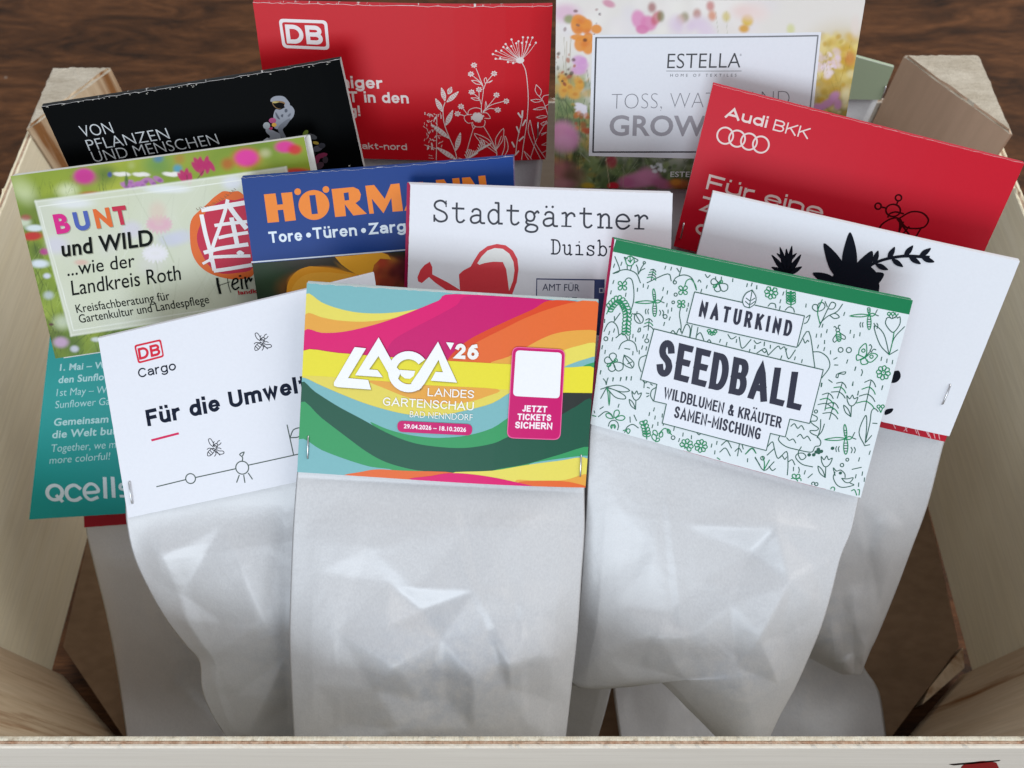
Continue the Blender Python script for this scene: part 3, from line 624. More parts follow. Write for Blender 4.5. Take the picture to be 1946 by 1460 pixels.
def prism(name, tri, z0, z1, parent, seed, bevel=.0012, mat=None):
    rnd = random.Random(seed); bm = bmesh.new(); vb = [bm.verts.new((x, y, z0)) for x, y in tri]; vt = [bm.verts.new((x, y, z1)) for x, y in tri]
    bm.faces.new(vb[::-1]); ft = bm.faces.new(vt)
    for i in range(3): bm.faces.new((vb[i], vb[(i+1) % 3], vt[(i+1) % 3], vt[i]))
    bmesh.ops.bevel(bm, geom=[e for e in bm.edges], offset=bevel, segments=2, affect='EDGES')
    bmesh.ops.subdivide_edges(bm, edges=[e for e in bm.edges if e.calc_length() > .006 and all(v.co.z > z1-.003 for v in e.verts)], cuts=14)
    for v in bm.verts:
        if v.co.z > z1-.003: v.co += Vector((rnd.uniform(-1, 1), rnd.uniform(-1, 1), rnd.uniform(-1, .6)))*.00035
    bmesh.ops.triangulate(bm, faces=[f for f in bm.faces if len(f.verts) > 4]); bmesh.ops.recalc_face_normals(bm, faces=bm.faces)
    me = bpy.data.meshes.new(name); bm.to_mesh(me); bm.free(); me.materials.append(mat or PINE); me.materials.append(ENDG)
    for p in me.polygons:
        if p.normal.z > .6: p.material_index = 1
    o = bpy.data.objects.new(name, me); link(o, parent); return cpart(o)
prism('corner_post', [(.207, YB-.0006), (XI-.0006, .3165), (XI-.0006, YB-.0006)], .004, CAM_H-.295, crate, 3, mat=PINE_R)
prism('corner_post', [(-.215, YB-.0006), (-XI+.0006, YB-.0006), (-XI+.0006, .3290)], .004, CAM_H-.303, crate, 4)
prism('corner_post', [(-XI+.0006, .0975), (-XI+.0006, YF+.0006), (-.184, YF+.0006)], .004, ZR+.004, crate, 5)
prism('corner_post', [(XI-.0006, .0975), (.184, YF+.0006), (XI-.0006, YF+.0006)], .004, ZR+.001, crate, 6)
# floor sheet with cut corners, on three battens
KRAFT = wood_mat('brown_hardboard_floor', (.20, .125, .07), (.27, .17, .10), (.12, .07, .04), axis=0, scale=14, stretch=2, bump=.15)
fz = .0155; cx = .062
pts = [(-XI+.0004, .172), (-.2455, .110), (-.2016, .064), (-.184, YF+.003), (.178, YF+.003), (.197, .064), (.2445, .110), (XI-.0004, .172), (XI-.0015, YB-.07), (.19, YB-.002), (-.19, YB-.002), (-XI+.0015, YB-.07)]
V = [(x, y, fz) for x, y in pts]+[(x, y, fz-.0025) for x, y in pts]; n = len(pts)
cpart(mesh_obj('floor_sheet', V, [tuple(range(n))]+[tuple(range(n, 2*n))[::-1]]+[(i, i+n, (i+1) % n+n, (i+1) % n) for i in range(n)], KRAFT, crate))
for y, hw in ((.075, .17), (.21, .236), (.345, .2)):
    V, Fc = bmesh_box(-hw, hw, y-.012, y+.012, .004, .0128); cpart(mesh_obj('batten', V, Fc, PALE_X, crate))
def slab(name, pts, z0, z1, mat):
    n = len(pts); V = [(x, y, z1) for x, y in pts]+[(x, y, z0) for x, y in pts]
    cpart(mesh_obj(name, V, [tuple(range(n))]+[tuple(range(n, 2*n))[::-1]]+[(i, i+n, (i+1) % n+n, (i+1) % n) for i in range(n)], mat, crate))
slab('corner_batten', [(.2440, .0985), (.2462, .1095), (.2222, .0880), (.2170, .0800)], .004, .0160, PINE)
# printed mark on the front board: a dark red stamp, its top just in view
RED = ink('9c2028')
stampq = [(1838, 1452), (1858, 1448), (1872, 1447), (1888, 1449), (1896, 1455), (1902, 1490), (1822, 1490), (1826, 1460)]
def on_front(x, y):
    r = ray(x, y); t = (YF-.0038-.00015)/r[1]; return tuple(r*t+ORG-np.array(CO))
V = [on_front(*p) for p in spline(stampq, True)]
t3 = tessellate_polygon([[Vector((v[0], v[2], 0)) for v in V]]); mesh_obj('stamp_mark', V, t3, RED, crate)
V = [on_front(*p) for p in [(1803, 1453), (1850, 1449), (1902, 1445), (1898, 1447), (1850, 1452), (1812, 1455)]]
mesh_obj('crack', V, [tuple(range(6))], ink('2a2522'), crate)
# ------------------------------------------------------------------ shared print helpers
def db_logo(c, out, inn, letters, frame_col, gap_col, let_col, tr, cap, r_out, wgt=.035):
    """rounded frame with the two letters D B"""
    o = rrect(out, r_out); i = rrect(inn, r_out*.6)
    c.poly(o, frame_col, 1, tr, holes=[i], name='logo'); c.bold('DB', letters[0], letters[1], cap, .215, let_col, 1, tr, name='logo')
def bee_lines(cx, cy, s, ang=0):
    a = math.radians(ang); R = lambda pts: [(cx+(x*math.cos(a)-y*math.sin(a))*s, cy+(x*math.sin(a)+y*math.cos(a))*s) for x, y in pts]
    L = [(R([(-2, -3), (-7, -8), (-9, -16), (-5, -17), (-1, -9), (-2, -3)]), None), (R([(2, 1), (8, 5), (15, 6), (16, 10), (9, 11), (2, 6), (1, 2)]), None), (R(circle(3.5, -5, 3.2, 8)), None, 'c'), (R([(-2, -3), (1, -6), (5, -2), (2, 2), (-2, -1)]), None),
         (R([(-1, 0), (-6, 1), (-12, 6), (-13, 12), (-8, 12), (-2, 7), (1, 2)]), None), (R([(-4, 1), (-1, 4)]), None), (R([(-8, 3), (-4, 8)]), None), (R([(-11, 6), (-7, 11)]), None),
         (R([(5, -8), (8, -12), (11, -13)]), None), (R([(6, -5), (10, -6), (13, -9)]), None), (R([(-2, 1), (-9, -1), (-13, 1)]), None), (R([(1, 4), (2, 10), (-1, 14)]), None), (R([(0, -5), (-1, -9), (1, -12)]), None), (R([(4, 0), (9, 0), (12, 2)]), None), (R([(3, 4), (6, 9), (9, 13)]), None)]
    return L

# ================================================================== LAGA (front, middle)
laga = Card('laga', [(583, 538), (1137, 572), (1112, 925), (565, 897)], .306, 44, .04, .0012, 'seed bag with rainbow wave header card, front and centre of the crate', back='e8e8e6', face='87bcc0', jag=.0003, fold='c9d6d4', backshift=(.3, .4), wear=0.3)
A = T(550, 520, .30832)
YL = 'e9dc6c'; LO = 'e9ae52'; PK = 'e0207a'; PK2 = 'cf1d77'; RO = 'e0552f'; ORG_ = 'e8763f'; TE = '87bcc0'; BY = 'ebe045'; PY = 'e6d768'; DG = '2c6350'; GR = '45a36c'; BK = '3a3f3d'
P = laga.poly
def pc(pts, col, layer, **k): return laga.poly(pts, col, layer, A, smooth=len(pts) > 4, **k)
pc([(104, 125), (200, 178), (300, 214), (420, 238), (550, 243), (700, 231), (840, 203), (900, 180), (820, 260), (600, 330), (300, 340), (95, 300)], YL, 1)
pc([(101, 250), (200, 270), (300, 288), (450, 295), (600, 280), (750, 240), (900, 175), (960, 160), (800, 300), (500, 400), (93, 400)], LO, 2)
pc([(93, 352), (200, 365), (330, 358), (480, 325), (620, 282), (800, 212), (920, 162), (1025, 121), (1640, 163), (1500, 215), (1350, 280), (1200, 350), (1100, 410), (960, 560), (300, 560), (88, 540)], PK, 3)
pc([(1130, 129), (1640, 163), (1500, 215), (1350, 280), (1200, 350), (1100, 412), (960, 560), (560, 560), (600, 470), (650, 400), (760, 335), (900, 262), (1030, 190)], PK2, 4)
pc([(1600, 161), (1780, 172), (1650, 205), (1450, 275), (1330, 340), (1200, 410), (1080, 500), (960, 560), (1010, 480), (1100, 405), (1200, 350), (1350, 280), (1500, 213)], RO, 5)
pc([(1760, 172), (1903, 181), (1893, 480), (1300, 580), (960, 560), (1000, 512), (1060, 472), (1180, 402), (1330, 327), (1450, 268), (1600, 212)], ORG_, 6)
pc([(1897, 356), (1780, 345), (1650, 360), (1550, 396), (1450, 450), (1350, 503), (1240, 548), (1500, 580), (1888, 560), (1893, 450)], LO, 7)
pc([(1893, 432), (1780, 440), (1680, 470), (1600, 510), (1500, 556), (1600, 590), (1885, 590)], YL, 8)
pc([(1890, 512), (1820, 524), (1750, 545), (1690, 572), (1740, 590), (1886, 590)], TE, 9)
pc([(1886, 541), (1830, 556), (1780, 578), (1884, 590)], GR, 10)
pc([(87, 475), (300, 487), (560, 506), (850, 523), (1260, 544), (1400, 552), (1690, 572), (1885, 582), (1875, 760), (1680, 760), (1350, 720), (850, 700), (400, 660), (80, 640)], BY, 11)
pc([(80, 632), (400, 645), (850, 680), (1352, 706), (1400, 730), (1350, 900), (700, 950), (200, 800), (78, 700)], PY, 12)
pc([(500, 655), (850, 680), (1280, 702), (1210, 748), (1080, 785), (900, 792), (750, 762), (600, 706)], LO, 13)
pc([(80, 640), (200, 690), (350, 752), (500, 806), (680, 852), (820, 868), (950, 861), (1100, 830), (1250, 788), (1400, 715), (1400, 900), (1250, 980), (900, 1040), (500, 960), (200, 780), (77, 700)], TE, 14)
pc([(500, 910), (600, 950), (720, 982), (850, 999), (950, 1001), (1100, 985), (1250, 940), (1380, 868), (1400, 1000), (1150, 1090), (800, 1080), (600, 990)], GR, 15)
pc([(1681, 727), (1869, 733), (1860, 830), (1670, 870)], BK, 15)
pc([(77, 668), (160, 728), (300, 815), (450, 893), (600, 973), (750, 1030), (900, 1055), (1080, 1062), (1250, 1035), (1355, 990), (1500, 935), (1672, 862), (1760, 815), (1867, 785), (1845, 1150), (1400, 1230), (1050, 1240), (600, 1230), (300, 1100), (74, 850)], DG, 16)
pc([(74, 790), (200, 888), (350, 1000), (480, 1093), (600, 1155), (750, 1195), (900, 1213), (980, 1232), (600, 1240), (200, 1170), (62, 1050)], GR, 17)
pc([(1850, 1063), (1650, 1110), (1450, 1163), (1250, 1200), (1300, 1240), (1845, 1180)], GR, 17)
pc([(62, 1020), (200, 1085), (350, 1140), (500, 1183), (640, 1203), (600, 1266), (50, 1236)], TE, 18)
pc([(1846, 1118), (1650, 1133), (1480, 1160), (1500, 1200), (1840, 1170)], TE, 18)
pc([(365, 1246), (450, 1215), (550, 1199), (700, 1205), (1020, 1215), (950, 1282)], ORG_, 19)
pc([(1000, 1217), (1250, 1200), (1450, 1168), (1650, 1145), (1842, 1137), (1834, 1310), (1300, 1290)], YL, 19)
pc([(1836, 1231), (1700, 1262), (1550, 1268), (1400, 1257), (1450, 1302), (1832, 1316)], LO, 20)
pc([(1420, 1268), (1600, 1265), (1720, 1275), (1830, 1306), (1829, 1317), (1450, 1300)], ORG_, 21)
pc([(770, 1262), (880, 1234), (980, 1217), (1100, 1220), (1250, 1240), (1400, 1272), (1500, 1298), (1490, 1303)], PK, 22)
# logo letters: joined capitals with a printed soft shadow below them
def ring(cx, cy, R, r, a0, a1, n=26):
    o = []
    for i in range(n+1): a = math.radians(a0+(a1-a0)*i/n); o.append((cx+R*math.cos(a), cy+R*math.sin(a)))
    for i in range(n+1): a = math.radians(a1+(a0-a1)*i/n); o.append((cx+r*math.cos(a), cy+r*math.sin(a)))
    return o
LG = [[(405, 449), (475, 456), (364, 640), (488, 650), (506, 709), (300, 696), (277, 688), (277, 668)],
      [(553, 388), (408, 622), (578, 632), (546, 589), (494, 585), (552, 503), (655, 680), (690, 600), (640, 545)],
      ring(737, 597, 126, 77, 50, 323), [(680, 586), (778, 592), (768, 622), (745, 640), (715, 638), (690, 620)],
      [(918, 411), (805, 590), (752, 668), (800, 710), (835, 668), (921, 522), (948, 598), (903, 596), (873, 650), (1034, 661)]]
sh = lambda L, dx, dy: [[(x+dx, y+dy) for x, y in p] for p in L]
for k, (dx, dy) in enumerate(((4, 5), (8, 9))): laga.polys(sh(LG[:2]+LG[2:3], dx, dy), '', 23+k, A, 'logo_shadow', mat=shade_ink(.16)); laga.polys(sh(LG[4:], dx, dy), '', 23+k, A, 'logo_shadow', mat=shade_ink(.16))
for k, L in enumerate(LG): laga.poly(L, 'f6f6fa', 26+k*.5, A, name='logo')
laga.poly([(967, 415), (1016, 418), (994, 461)], 'f6f6fa', 26, A, name='logo')
laga.bold('26', (1019, 515), (1163, 522), 94, .25, 'f4f2ee', 26, A, name='logo')
laga.bold('LANDES', (853, 745), (1137, 757), 50, .15, 'f8f6f2', 26, A)
laga.bold('GARTENSCHAU', (578, 806), (1135, 832), 52, .15, 'f8f6f2', 26, A)
laga.text('BAD NENNDORF', (744, 875), (1128, 893), 38, 'f8f6f2', 26, A, weight=-.008)
laga.poly(rrect([(668, 898), (1128, 916), (1126, 985), (668, 966)], 34, 6), PK2, 26, A, name='date_badge')
laga.text('29.04.2026 – 18.10.2026', (707, 944), (1089, 963), 27, 'fbeef4', 27, A, weight=.03)
laga.poly(rrect([(1373, 440), (1697, 461), (1667, 1016), (1338, 1000)], 42), 'f070a8', 26, A, name='ticket_badge')
laga.poly(rrect([(1378, 446), (1692, 466), (1662, 1010), (1344, 995)], 38), PK2, 27, A, name='ticket_badge')
laga.poly(rrect([(1394, 462), (1676, 480), (1662, 760), (1376, 742)], 26), 'f2f2f6', 28, A, name='ticket_badge')
laga.bold('JETZT', (1432, 838), (1584, 846), 40, .22, 'fbeef4', 28, A); laga.bold('TICKETS', (1402, 889), (1609, 898), 40, .22, 'fbeef4', 28, A); laga.bold('SICHERN', (1388, 940), (1616, 950), 42, .22, 'fbeef4', 28, A)
laga.staple((118, 995), (114, 1142), A); laga.staple((1795, 1108), (1790, 1248), A)
pouch(laga, [up_px(laga, [(568, 897), (1110, 925)])[0], (564, 905), (557, 1000), (552, 1120), (550, 1220), (554, 1320), (560, 1432)],
      [up_px(laga, [(568, 897), (1110, 925)])[1], (1111, 935), (1111, 1010), (1105, 1100), (1098, 1200), (1086, 1310), (1072, 1432)],
      bulge=9, push=-.017, fold_amp=1.2, seed=5, nx=170, ny=190, lower=.76, lumps=.35, folds=[(560, 905, 0), (700, 910, 0), (840, 915, 0), (980, 918, 0), (1110, 925, 0), (552, 1020, 0), (550, 1140, 0), (550, 1260, 0), (554, 1400, 0), (1111, 1010, 0), (1105, 1090, 1.2), (1095, 1220, 0), (1080, 1340, 0),
      (700, 1040, 1.6), (608, 1088, .4), (740, 1108, .2), (985, 1004, 2.4), (1060, 1030, 1.0), (800, 1160, -1.6), (790, 1120, .8), (905, 1122, 2.8), (1030, 1100, 1.4), (968, 1262, 6.4), (1088, 1120, 1.2), (1030, 1165, 2.6), (1030, 1245, 4.8), (1065, 1250, 3.0), (840, 1215, 2.6), (925, 1200, 2.2), (945, 1262, 4.2), (640, 1200, 1.6), (735, 1190, 2.2),
      (752, 1264, 5.4), (712, 1312, 2.6), (650, 1378, -.8), (797, 1332, 1.2), (900, 1290, 5.2), (898, 1385, 2.4), (968, 1310, 3.0), (850, 1330, 1.6), (1000, 1370, 2.6), (760, 1385, 3.0), (600, 1300, 1.6), (880, 1010, 1.4)], items=[
      (905, 1122, 968, 1262, 1.3, 60, 14), (968, 1255, 968, 1310, .9, 30, 12), (752, 1264, 712, 1312, .9, 14, 50), (900, 1290, 898, 1380, .9, 40, 14)])

# ================================================================== NATURKIND SEEDBALL
sb = Card('seedball', [(1168, 455), (1733, 570), (1635, 945), (1122, 806)], .304, 42, -.10, .0012, 'seed bag with mint doodle header card reading SEEDBALL, right of the front bag', back='c2185b', backshift=(-.9, -1.0), face='e3e9ec', jag=.00004, fold='1f8558')
B = T(1110, 440, .35616); G = T(1100, 460, .185); H_ = T(1420, 520, .17472); I_ = T(1110, 690, .17472); J = T(1400, 690, .17472)
sb.poly([(175, 33), (1757, 362), (1733, 441), (152, 108)], '1f8558', 1, B, name='green_band')
INK = '3d6a5c'; GN = '1f9060'; DK = '37384a'
DL = []; DGr = []
def add(tr, pts, w=None, c=False, green=False):
    q = [tr(*p) for p in pts]; (DGr if green else DL).append((q, w, 'c') if c else (q, w))
def dashes(tr, pts, L=26, ang=80):
    for i, p in enumerate(pts):
        a = math.radians(ang+((i*37) % 17)-8); add(tr, [(p[0]-math.cos(a)*L/2, p[1]+math.sin(a)*L/2), (p[0]+math.cos(a)*L/2, p[1]-math.sin(a)*L/2)])
def fir(tr, x, y, h, ang=15, n=4, w=.55):
    a = math.radians(ang); ux, uy = math.sin(a), -math.cos(a); vx, vy = math.cos(a), math.sin(a)
    add(tr, [(x, y), (x+ux*h, y+uy*h)])
    for k in range(n):
        t = h*(1-k/(n+.3)); bw = h*w/n*(1+.2*k)*1.1; d = h/n*.75; cx, cy = x+ux*t, y+uy*t
        add(tr, [(cx-vx*bw-ux*d*.6, cy-vy*bw-uy*d*.6), (cx-vx*bw*.4-ux*d*.15, cy-vy*bw*.4-uy*d*.15), (cx, cy), (cx+vx*bw*.6-ux*d*.4, cy+vy*bw*.6-uy*d*.4), (cx+vx*bw-ux*d, cy+vy*bw-uy*d)], green=(k % 2 == 1))
def petal(tr, cx, cy, R, ang, w=.38, green=False, r0=.15):
    a = math.radians(ang); q = []
    for t, s in ((r0, 0), (.45, w*.9), (.8, w), (1, 0), (.8, -w), (.45, -w*.9)):
        q.append((cx+R*(t*math.cos(a)-s*math.sin(a)), cy+R*(t*math.sin(a)+s*math.cos(a))))
    add(tr, q, None, True, green)
def flower(tr, cx, cy, R, n=8, green=True):
    add(tr, circle(cx, cy, R*.28, 8), None, True, green)
    for k in range(n): petal(tr, cx, cy, R, 360*k/n+10, .26, green, .3)
def clover(tr, cx, cy, R, a0=45, n=4):
    for k in range(n): petal(tr, cx, cy, R, a0+k*360/n, .3, True, .05)
def dragonfly(tr, x, y, s):
    add(tr, circle(x-5*s, y-70*s, 13*s, 12, ry=62*s, ang=-6), None, True, True); add(tr, circle(x, y+78*s, 20*s, 12, ry=72*s, ang=0), None, True, True)
    add(tr, [(x, y), (x-90*s, y-10*s), (x-200*s, y+8*s), (x-90*s, y+18*s), (x, y+6*s)], None, False, True); add(tr, [(x, y), (x+30*s, y-18*s), (x+60*s, y-5*s), (x+30*s, y+12*s), (x, y)], None, False, True)
    add(tr, [(x+60*s, y-5*s), (x+85*s, y-55*s)]); add(tr, [(x+60*s, y-5*s), (x+98*s, y+10*s)])
    for k in range(4): add(tr, [(x-18*s, y+(45+25*k)*s), (x+18*s, y+(45+25*k)*s)])
    for k in range(3): add(tr, [(x-16*s, y-(30+22*k)*s), (x+6*s, y-(30+22*k)*s)])
    for dx in (-70, -95): add(tr, [(x+dx*s+8*s, y+75*s), (x+dx*s, y+95*s), (x+dx*s+6*s, y+125*s)])
    for dx in (50, 80): add(tr, [(x+dx*s, y+85*s), (x+dx*s+12*s, y+110*s), (x+dx*s+2*s, y+140*s)])
def tulip(tr, x, y, s):
    add(tr, [(x, y), (x-5*s, y-60*s), (x+25*s, y-25*s), (x+55*s, y-65*s), (x+75*s, y-25*s), (x+115*s, y-40*s), (x+95*s, y+15*s), (x+60*s, y+50*s), (x+25*s, y+45*s), (x, y)], None, False)
    add(tr, [(x+45*s, y+50*s), (x+40*s, y+170*s)]); add(tr, [(x+40*s, y+170*s), (x-20*s, y+120*s), (x-40*s, y+45*s), (x+10*s, y+90*s), (x+40*s, y+170*s)])
def bigtulip(tr, x, y, s):
    add(tr, [(x-60*s, y-80*s), (x-70*s, y-20*s), (x-10*s, y+60*s), (x+30*s, y+55*s), (x+80*s, y-20*s), (x+80*s, y-90*s), (x+55*s, y-80*s), (x+40*s, y-95*s), (x, y-75*s), (x-30*s, y-90*s), (x-60*s, y-80*s)])
    for dx in (-35, 5, 45): add(tr, circle(x+dx*s, y-125*s, 16*s, 8), None, True, True); add(tr, [(x+dx*s, y-108*s), (x+dx*s*.6, y-80*s)])
    add(tr, [(x+20*s, y+60*s), (x, y+180*s), (x-30*s, y+300*s)], None, False, True)
    add(tr, [(x-30*s, y+300*s), (x-130*s, y+190*s), (x-190*s, y), (x-90*s, y+80*s), (x-30*s, y+300*s)]); add(tr, [(x-30*s, y+300*s), (x+20*s, y+130*s), (x+130*s, y+10*s), (x+100*s, y+180*s), (x+60*s, y+250*s), (x-30*s, y+300*s)])
def bee(tr, x, y, s, a=0):
    R = lambda pts: [(x+(px_*math.cos(math.radians(a))-py*math.sin(math.radians(a)))*s, y+(px_*math.sin(math.radians(a))+py*math.cos(math.radians(a)))*s) for px_, py in pts]
    add(tr, R(circle(0, 20, 26, 10, ry=55)), None, True, True); add(tr, R(circle(0, -50, 20, 8)), None, True)
    for k in range(4): add(tr, R([(-22, -5+18*k), (0, 2+18*k), (22, -5+18*k)]), None, False, True)
    add(tr, R([(-20, -10), (-65, 40), (-55, 75), (-25, 60)])); add(tr, R([(20, -15), (70, 30), (62, 60), (28, 45)])); add(tr, R([(-8, -68), (-25, -92), (-38, -88)])); add(tr, R([(8, -68), (18, -98), (34, -96)]))
def fly(tr, x, y, s):
    for an, R in ((-90, 95), (-160, 90), (35, 120), (100, 95)): petal(tr, x, y, R*s, an, .35, False, .1)
    add(tr, circle(x-40*s, y+30*s, 22*s, 8, ry=14*s, ang=-30), None, True, True); add(tr, circle(x+30*s, y-20*s, 16*s, 8), None, True, True); add(tr, [(x-50*s, y+45*s), (x, y), (x+30*s, y-20*s)], None, False, True)
def sprig(tr, pts, R, green=True):
    add(tr, pts, None, False, green); q = spline(pts, False, 3)
    for i in range(1, len(q)-1, 1):
        a = math.degrees(math.atan2(q[i+1][1]-q[i-1][1], q[i+1][0]-q[i-1][0])); petal(tr, q[i][0], q[i][1], R, a+45, .3, green, .05); petal(tr, q[i][0], q[i][1], R, a-45, .3, green, .05)
# --- top-left part (G)
add(G, [(300, 130), (370, 150), (420, 290), (360, 325), (320, 315), (292, 270)]); add(G, [(350, 325), (420, 295), (500, 285), (590, 325), (633, 420)])
for px_, py in ((340, 200), (362, 245), (437, 225), (417, 128)): dashes(G, [(px_, py)], 38)
add(G, [(480, 180), (490, 225), (520, 245), (555, 232), (570, 190), (545, 150), (510, 150), (480, 180)], None, True, True); add(G, [(480, 190), (468, 158), (500, 172)]); add(G, [(560, 160), (608, 188), (570, 212)])
add(G, [(525, 150), (530, 215)], None, False, True); add(G, [(505, 185), (527, 205), (550, 180)], None, False, True); add(G, [(497, 245), (497, 288)]); add(G, [(545, 240), (530, 290)])
add(G, [(610, 330), (605, 270), (590, 235)]); add(G, [(612, 330), (640, 270), (672, 220)]); add(G, circle(672, 213, 12, 8), None, True); add(G, [(615, 318), (640, 290), (678, 272)])
fir(G, 742, 395, 118, 12, 4, .9); add(G, [(700, 418), (910, 325), (948, 398)]); dashes(G, [(887, 262), (947, 272), (930, 225)], 34)
add(G, [(965, 410), (1000, 360), (1080, 335), (1160, 370), (1205, 490)]); add(G, circle(985, 412, 16, 8), None, True); add(G, [(1085, 450), (1105, 395), (1150, 378), (1195, 440), (1205, 490)], None, False, True)
add(G, [(1030, 340), (1052, 258)]); add(G, [(1005, 268), (1030, 305)]); add(G, [(1180, 365), (1196, 285)]); add(G, [(1150, 270), (1200, 298), (1260, 295)])
clover(G, 448, 450, 55); add(G, [(460, 420), (500, 372), (545, 390), (565, 500), (560, 620), (520, 745)]); clover(G, 1068, 492, 55); clover(G, 1050, 632, 46); add(G, [(1045, 660), (1032, 745), (1048, 850), (1045, 920)])
dashes(G, [(355, 412), (290, 478), (330, 518), (482, 542), (602, 490), (662, 447), (710, 462), (865, 482), (908, 515), (903, 645), (952, 690), (915, 710), (236, 604), (288, 604), (244, 660), (205, 822), (265, 812), (932, 782), (875, 838), (1108, 690), (1122, 640)], 36)
sprig(G, [(285, 740), (330, 660), (400, 598), (460, 640), (495, 730), (490, 850), (485, 940)], 55)
dragonfly(G, 778, 612, 1.0); add(G, circle(885, 762, 20, 8), None, True); add(G, circle(993, 537, 16, 8), None, True); add(G, circle(968, 616, 14, 8), None, True)
add(G, [(575, 740), (620, 735), (660, 780), (650, 825), (605, 830), (572, 790), (575, 740)], None, True); add(G, [(585, 745), (630, 820)]); add(G, [(548, 735), (580, 745)]); add(G, [(598, 712), (595, 740)])
fir(G, 712, 905, 120, 5, 3, .8); add(G, [(258, 920), (300, 840), (350, 822), (395, 870), (410, 950)]); add(G, [(360, 820), (425, 730)]); add(G, [(365, 765), (368, 810)]); add(G, [(380, 985), (440, 940), (480, 960), (505, 1010)]); add(G, [(410, 1100), (440, 1040), (510, 1008), (575, 1040), (600, 1125)]); add(G, [(470, 1092), (525, 1100)])
add(G, circle(278, 995, 20, 8), None, True); add(G, circle(697, 1012, 20, 8), None, True); add(G, [(620, 880), (605, 920), (630, 915), (632, 880)]); dashes(G, [(312, 935), (362, 910), (345, 1000), (520, 985), (555, 965), (582, 1000), (662, 968), (700, 962), (240, 1082), (270, 1130), (555, 1140), (620, 1130), (650, 1080), (692, 1090), (180, 1345), (222, 1340), (350, 1410), (430, 1408), (490, 1400), (538, 1398)], 38)
fly(G, 350, 1235, 1.0); add(G, [(465, 1160), (455, 1240), (500, 1280), (550, 1290), (565, 1240), (520, 1190), (465, 1160)], None, False); add(G, [(465, 1165), (550, 1285)]); add(G, [(500, 1250), (545, 1230)]); add(G, [(690, 1160), (630, 1190), (615, 1260), (640, 1330)])
add(G, circle(190, 1165, 20, 8), None, True); add(G, [(262, 375), (280, 400), (255, 440)])
# --- strip between the two name boxes and top middle
add(G, [(940, 930), (965, 905), (995, 940)]); add(G, [(1000, 940), (1030, 885), (1055, 925)]); add(G, [(1055, 940), (1100, 840), (1140, 880), (1135, 970)]); add(G, [(1160, 850), (1140, 970)]); add(G, [(1220, 870), (1200, 985)]); add(G, [(1200, 960), (1245, 925), (1280, 1000)]); add(G, [(1310, 1020), (1335, 995), (1355, 1025)])
for k in range(5): petal(G, 1365, 900, 50, 20+k*38, .25, True, .3)
add(G, [(1525, 940), (1560, 985), (1610, 960)]); add(G, [(1640, 965), (1670, 1080), (1760, 990)]); add(G, [(1790, 1000), (1820, 1030), (1860, 1015)]); dashes(G, [(1445, 1005), (1512, 1035), (1745, 1105), (1612, 1005), (1895, 1030), (1800, 1065)], 34)
fly(G, 1430, 420, .9); dashes(G, [(1310, 455), (1255, 495), (1720, 435), (1818, 455), (1575, 385), (1605, 362)], 34); add(G, [(1295, 328), (1318, 360), (1345, 335)]); add(G, [(1220, 405), (1232, 385), (1248, 400), (1250, 410)]); add(G, [(1765, 400), (1780, 445)])
# --- right part (H_)
flower(H_, 250, 195, 72); dashes(H_, [(380, 205), (348, 290), (343, 360), (613, 215), (624, 335), (95, 140), (40, 110)], 38); sprig(H_, [(462, 350), (462, 270), (460, 180)], 62)
add(H_, [(215, 345), (245, 312), (290, 320), (300, 362)]); add(H_, [(400, 385), (440, 350), (485, 365), (500, 408)]); add(H_, [(765, 570), (860, 370)]); add(H_, [(780, 520), (860, 450), (960, 400), (1020, 320)]); add(H_, [(775, 530), (750, 400), (800, 270)], None, False, True); add(H_, [(880, 440), (930, 475), (985, 460), (940, 420), (880, 440)]); add(H_, [(860, 370), (900, 300), (945, 320), (920, 370), (860, 370)]); add(H_, [(855, 350), (830, 290), (870, 255), (890, 310)]); petal(H_, 750, 410, 95, 245, .3); petal(H_, 750, 410, 120, 300, .3)
add(H_, [(605, 530), (640, 510), (668, 440), (625, 465)]); dashes(H_, [(1038, 425), (803, 552), (850, 612), (737, 660), (788, 658), (825, 730), (755, 778), (822, 805), (1105, 620), (1145, 668), (1210, 648), (890, 842)], 38)
bee(H_, 975, 650, 1.0, -8); dragonfly(H_, 1310, 440, 1.05); add(H_, circle(1000, 815, 26, 8), None, True); add(H_, circle(1090, 818, 28, 8), None, True); bigtulip(H_, 1565, 560, 1.05)
add(H_, [(1195, 870), (1210, 800), (1275, 750), (1285, 850), (1265, 895)], None, False, True); add(H_, [(1270, 900), (1340, 855), (1405, 882), (1340, 950), (1290, 940), (1270, 900)], None, False, True); add(H_, [(1260, 900), (1180, 870), (1180, 930), (1250, 905)], None, False, True); add(H_, [(1265, 905), (1220, 930), (1235, 975), (1295, 965), (1290, 925)], None, False, True)
add(H_, circle(1248, 825, 18, 8), None, True, True); add(H_, circle(1338, 892, 18, 8), None, True, True); add(H_, [(1270, 890), (1330, 830)]); add(H_, [(1320, 830), (1340, 790), (1325, 762), (1312, 770)]); add(H_, [(1335, 845), (1360, 812), (1388, 820)])
dashes(H_, [(1072, 942), (1160, 1020), (1447, 918), (1570, 955), (1508, 940), (1135, 1185), (1460, 1230), (1192, 1290), (795, 1195)], 42); flower(H_, 1470, 1070, 78, 8); add(H_, [(700, 835), (780, 840), (860, 900), (880, 1000), (795, 1118)]); add(H_, [(540, 775), (655, 615), (720, 1000)]); add(H_, [(595, 695), (615, 740), (640, 710), (655, 725)])
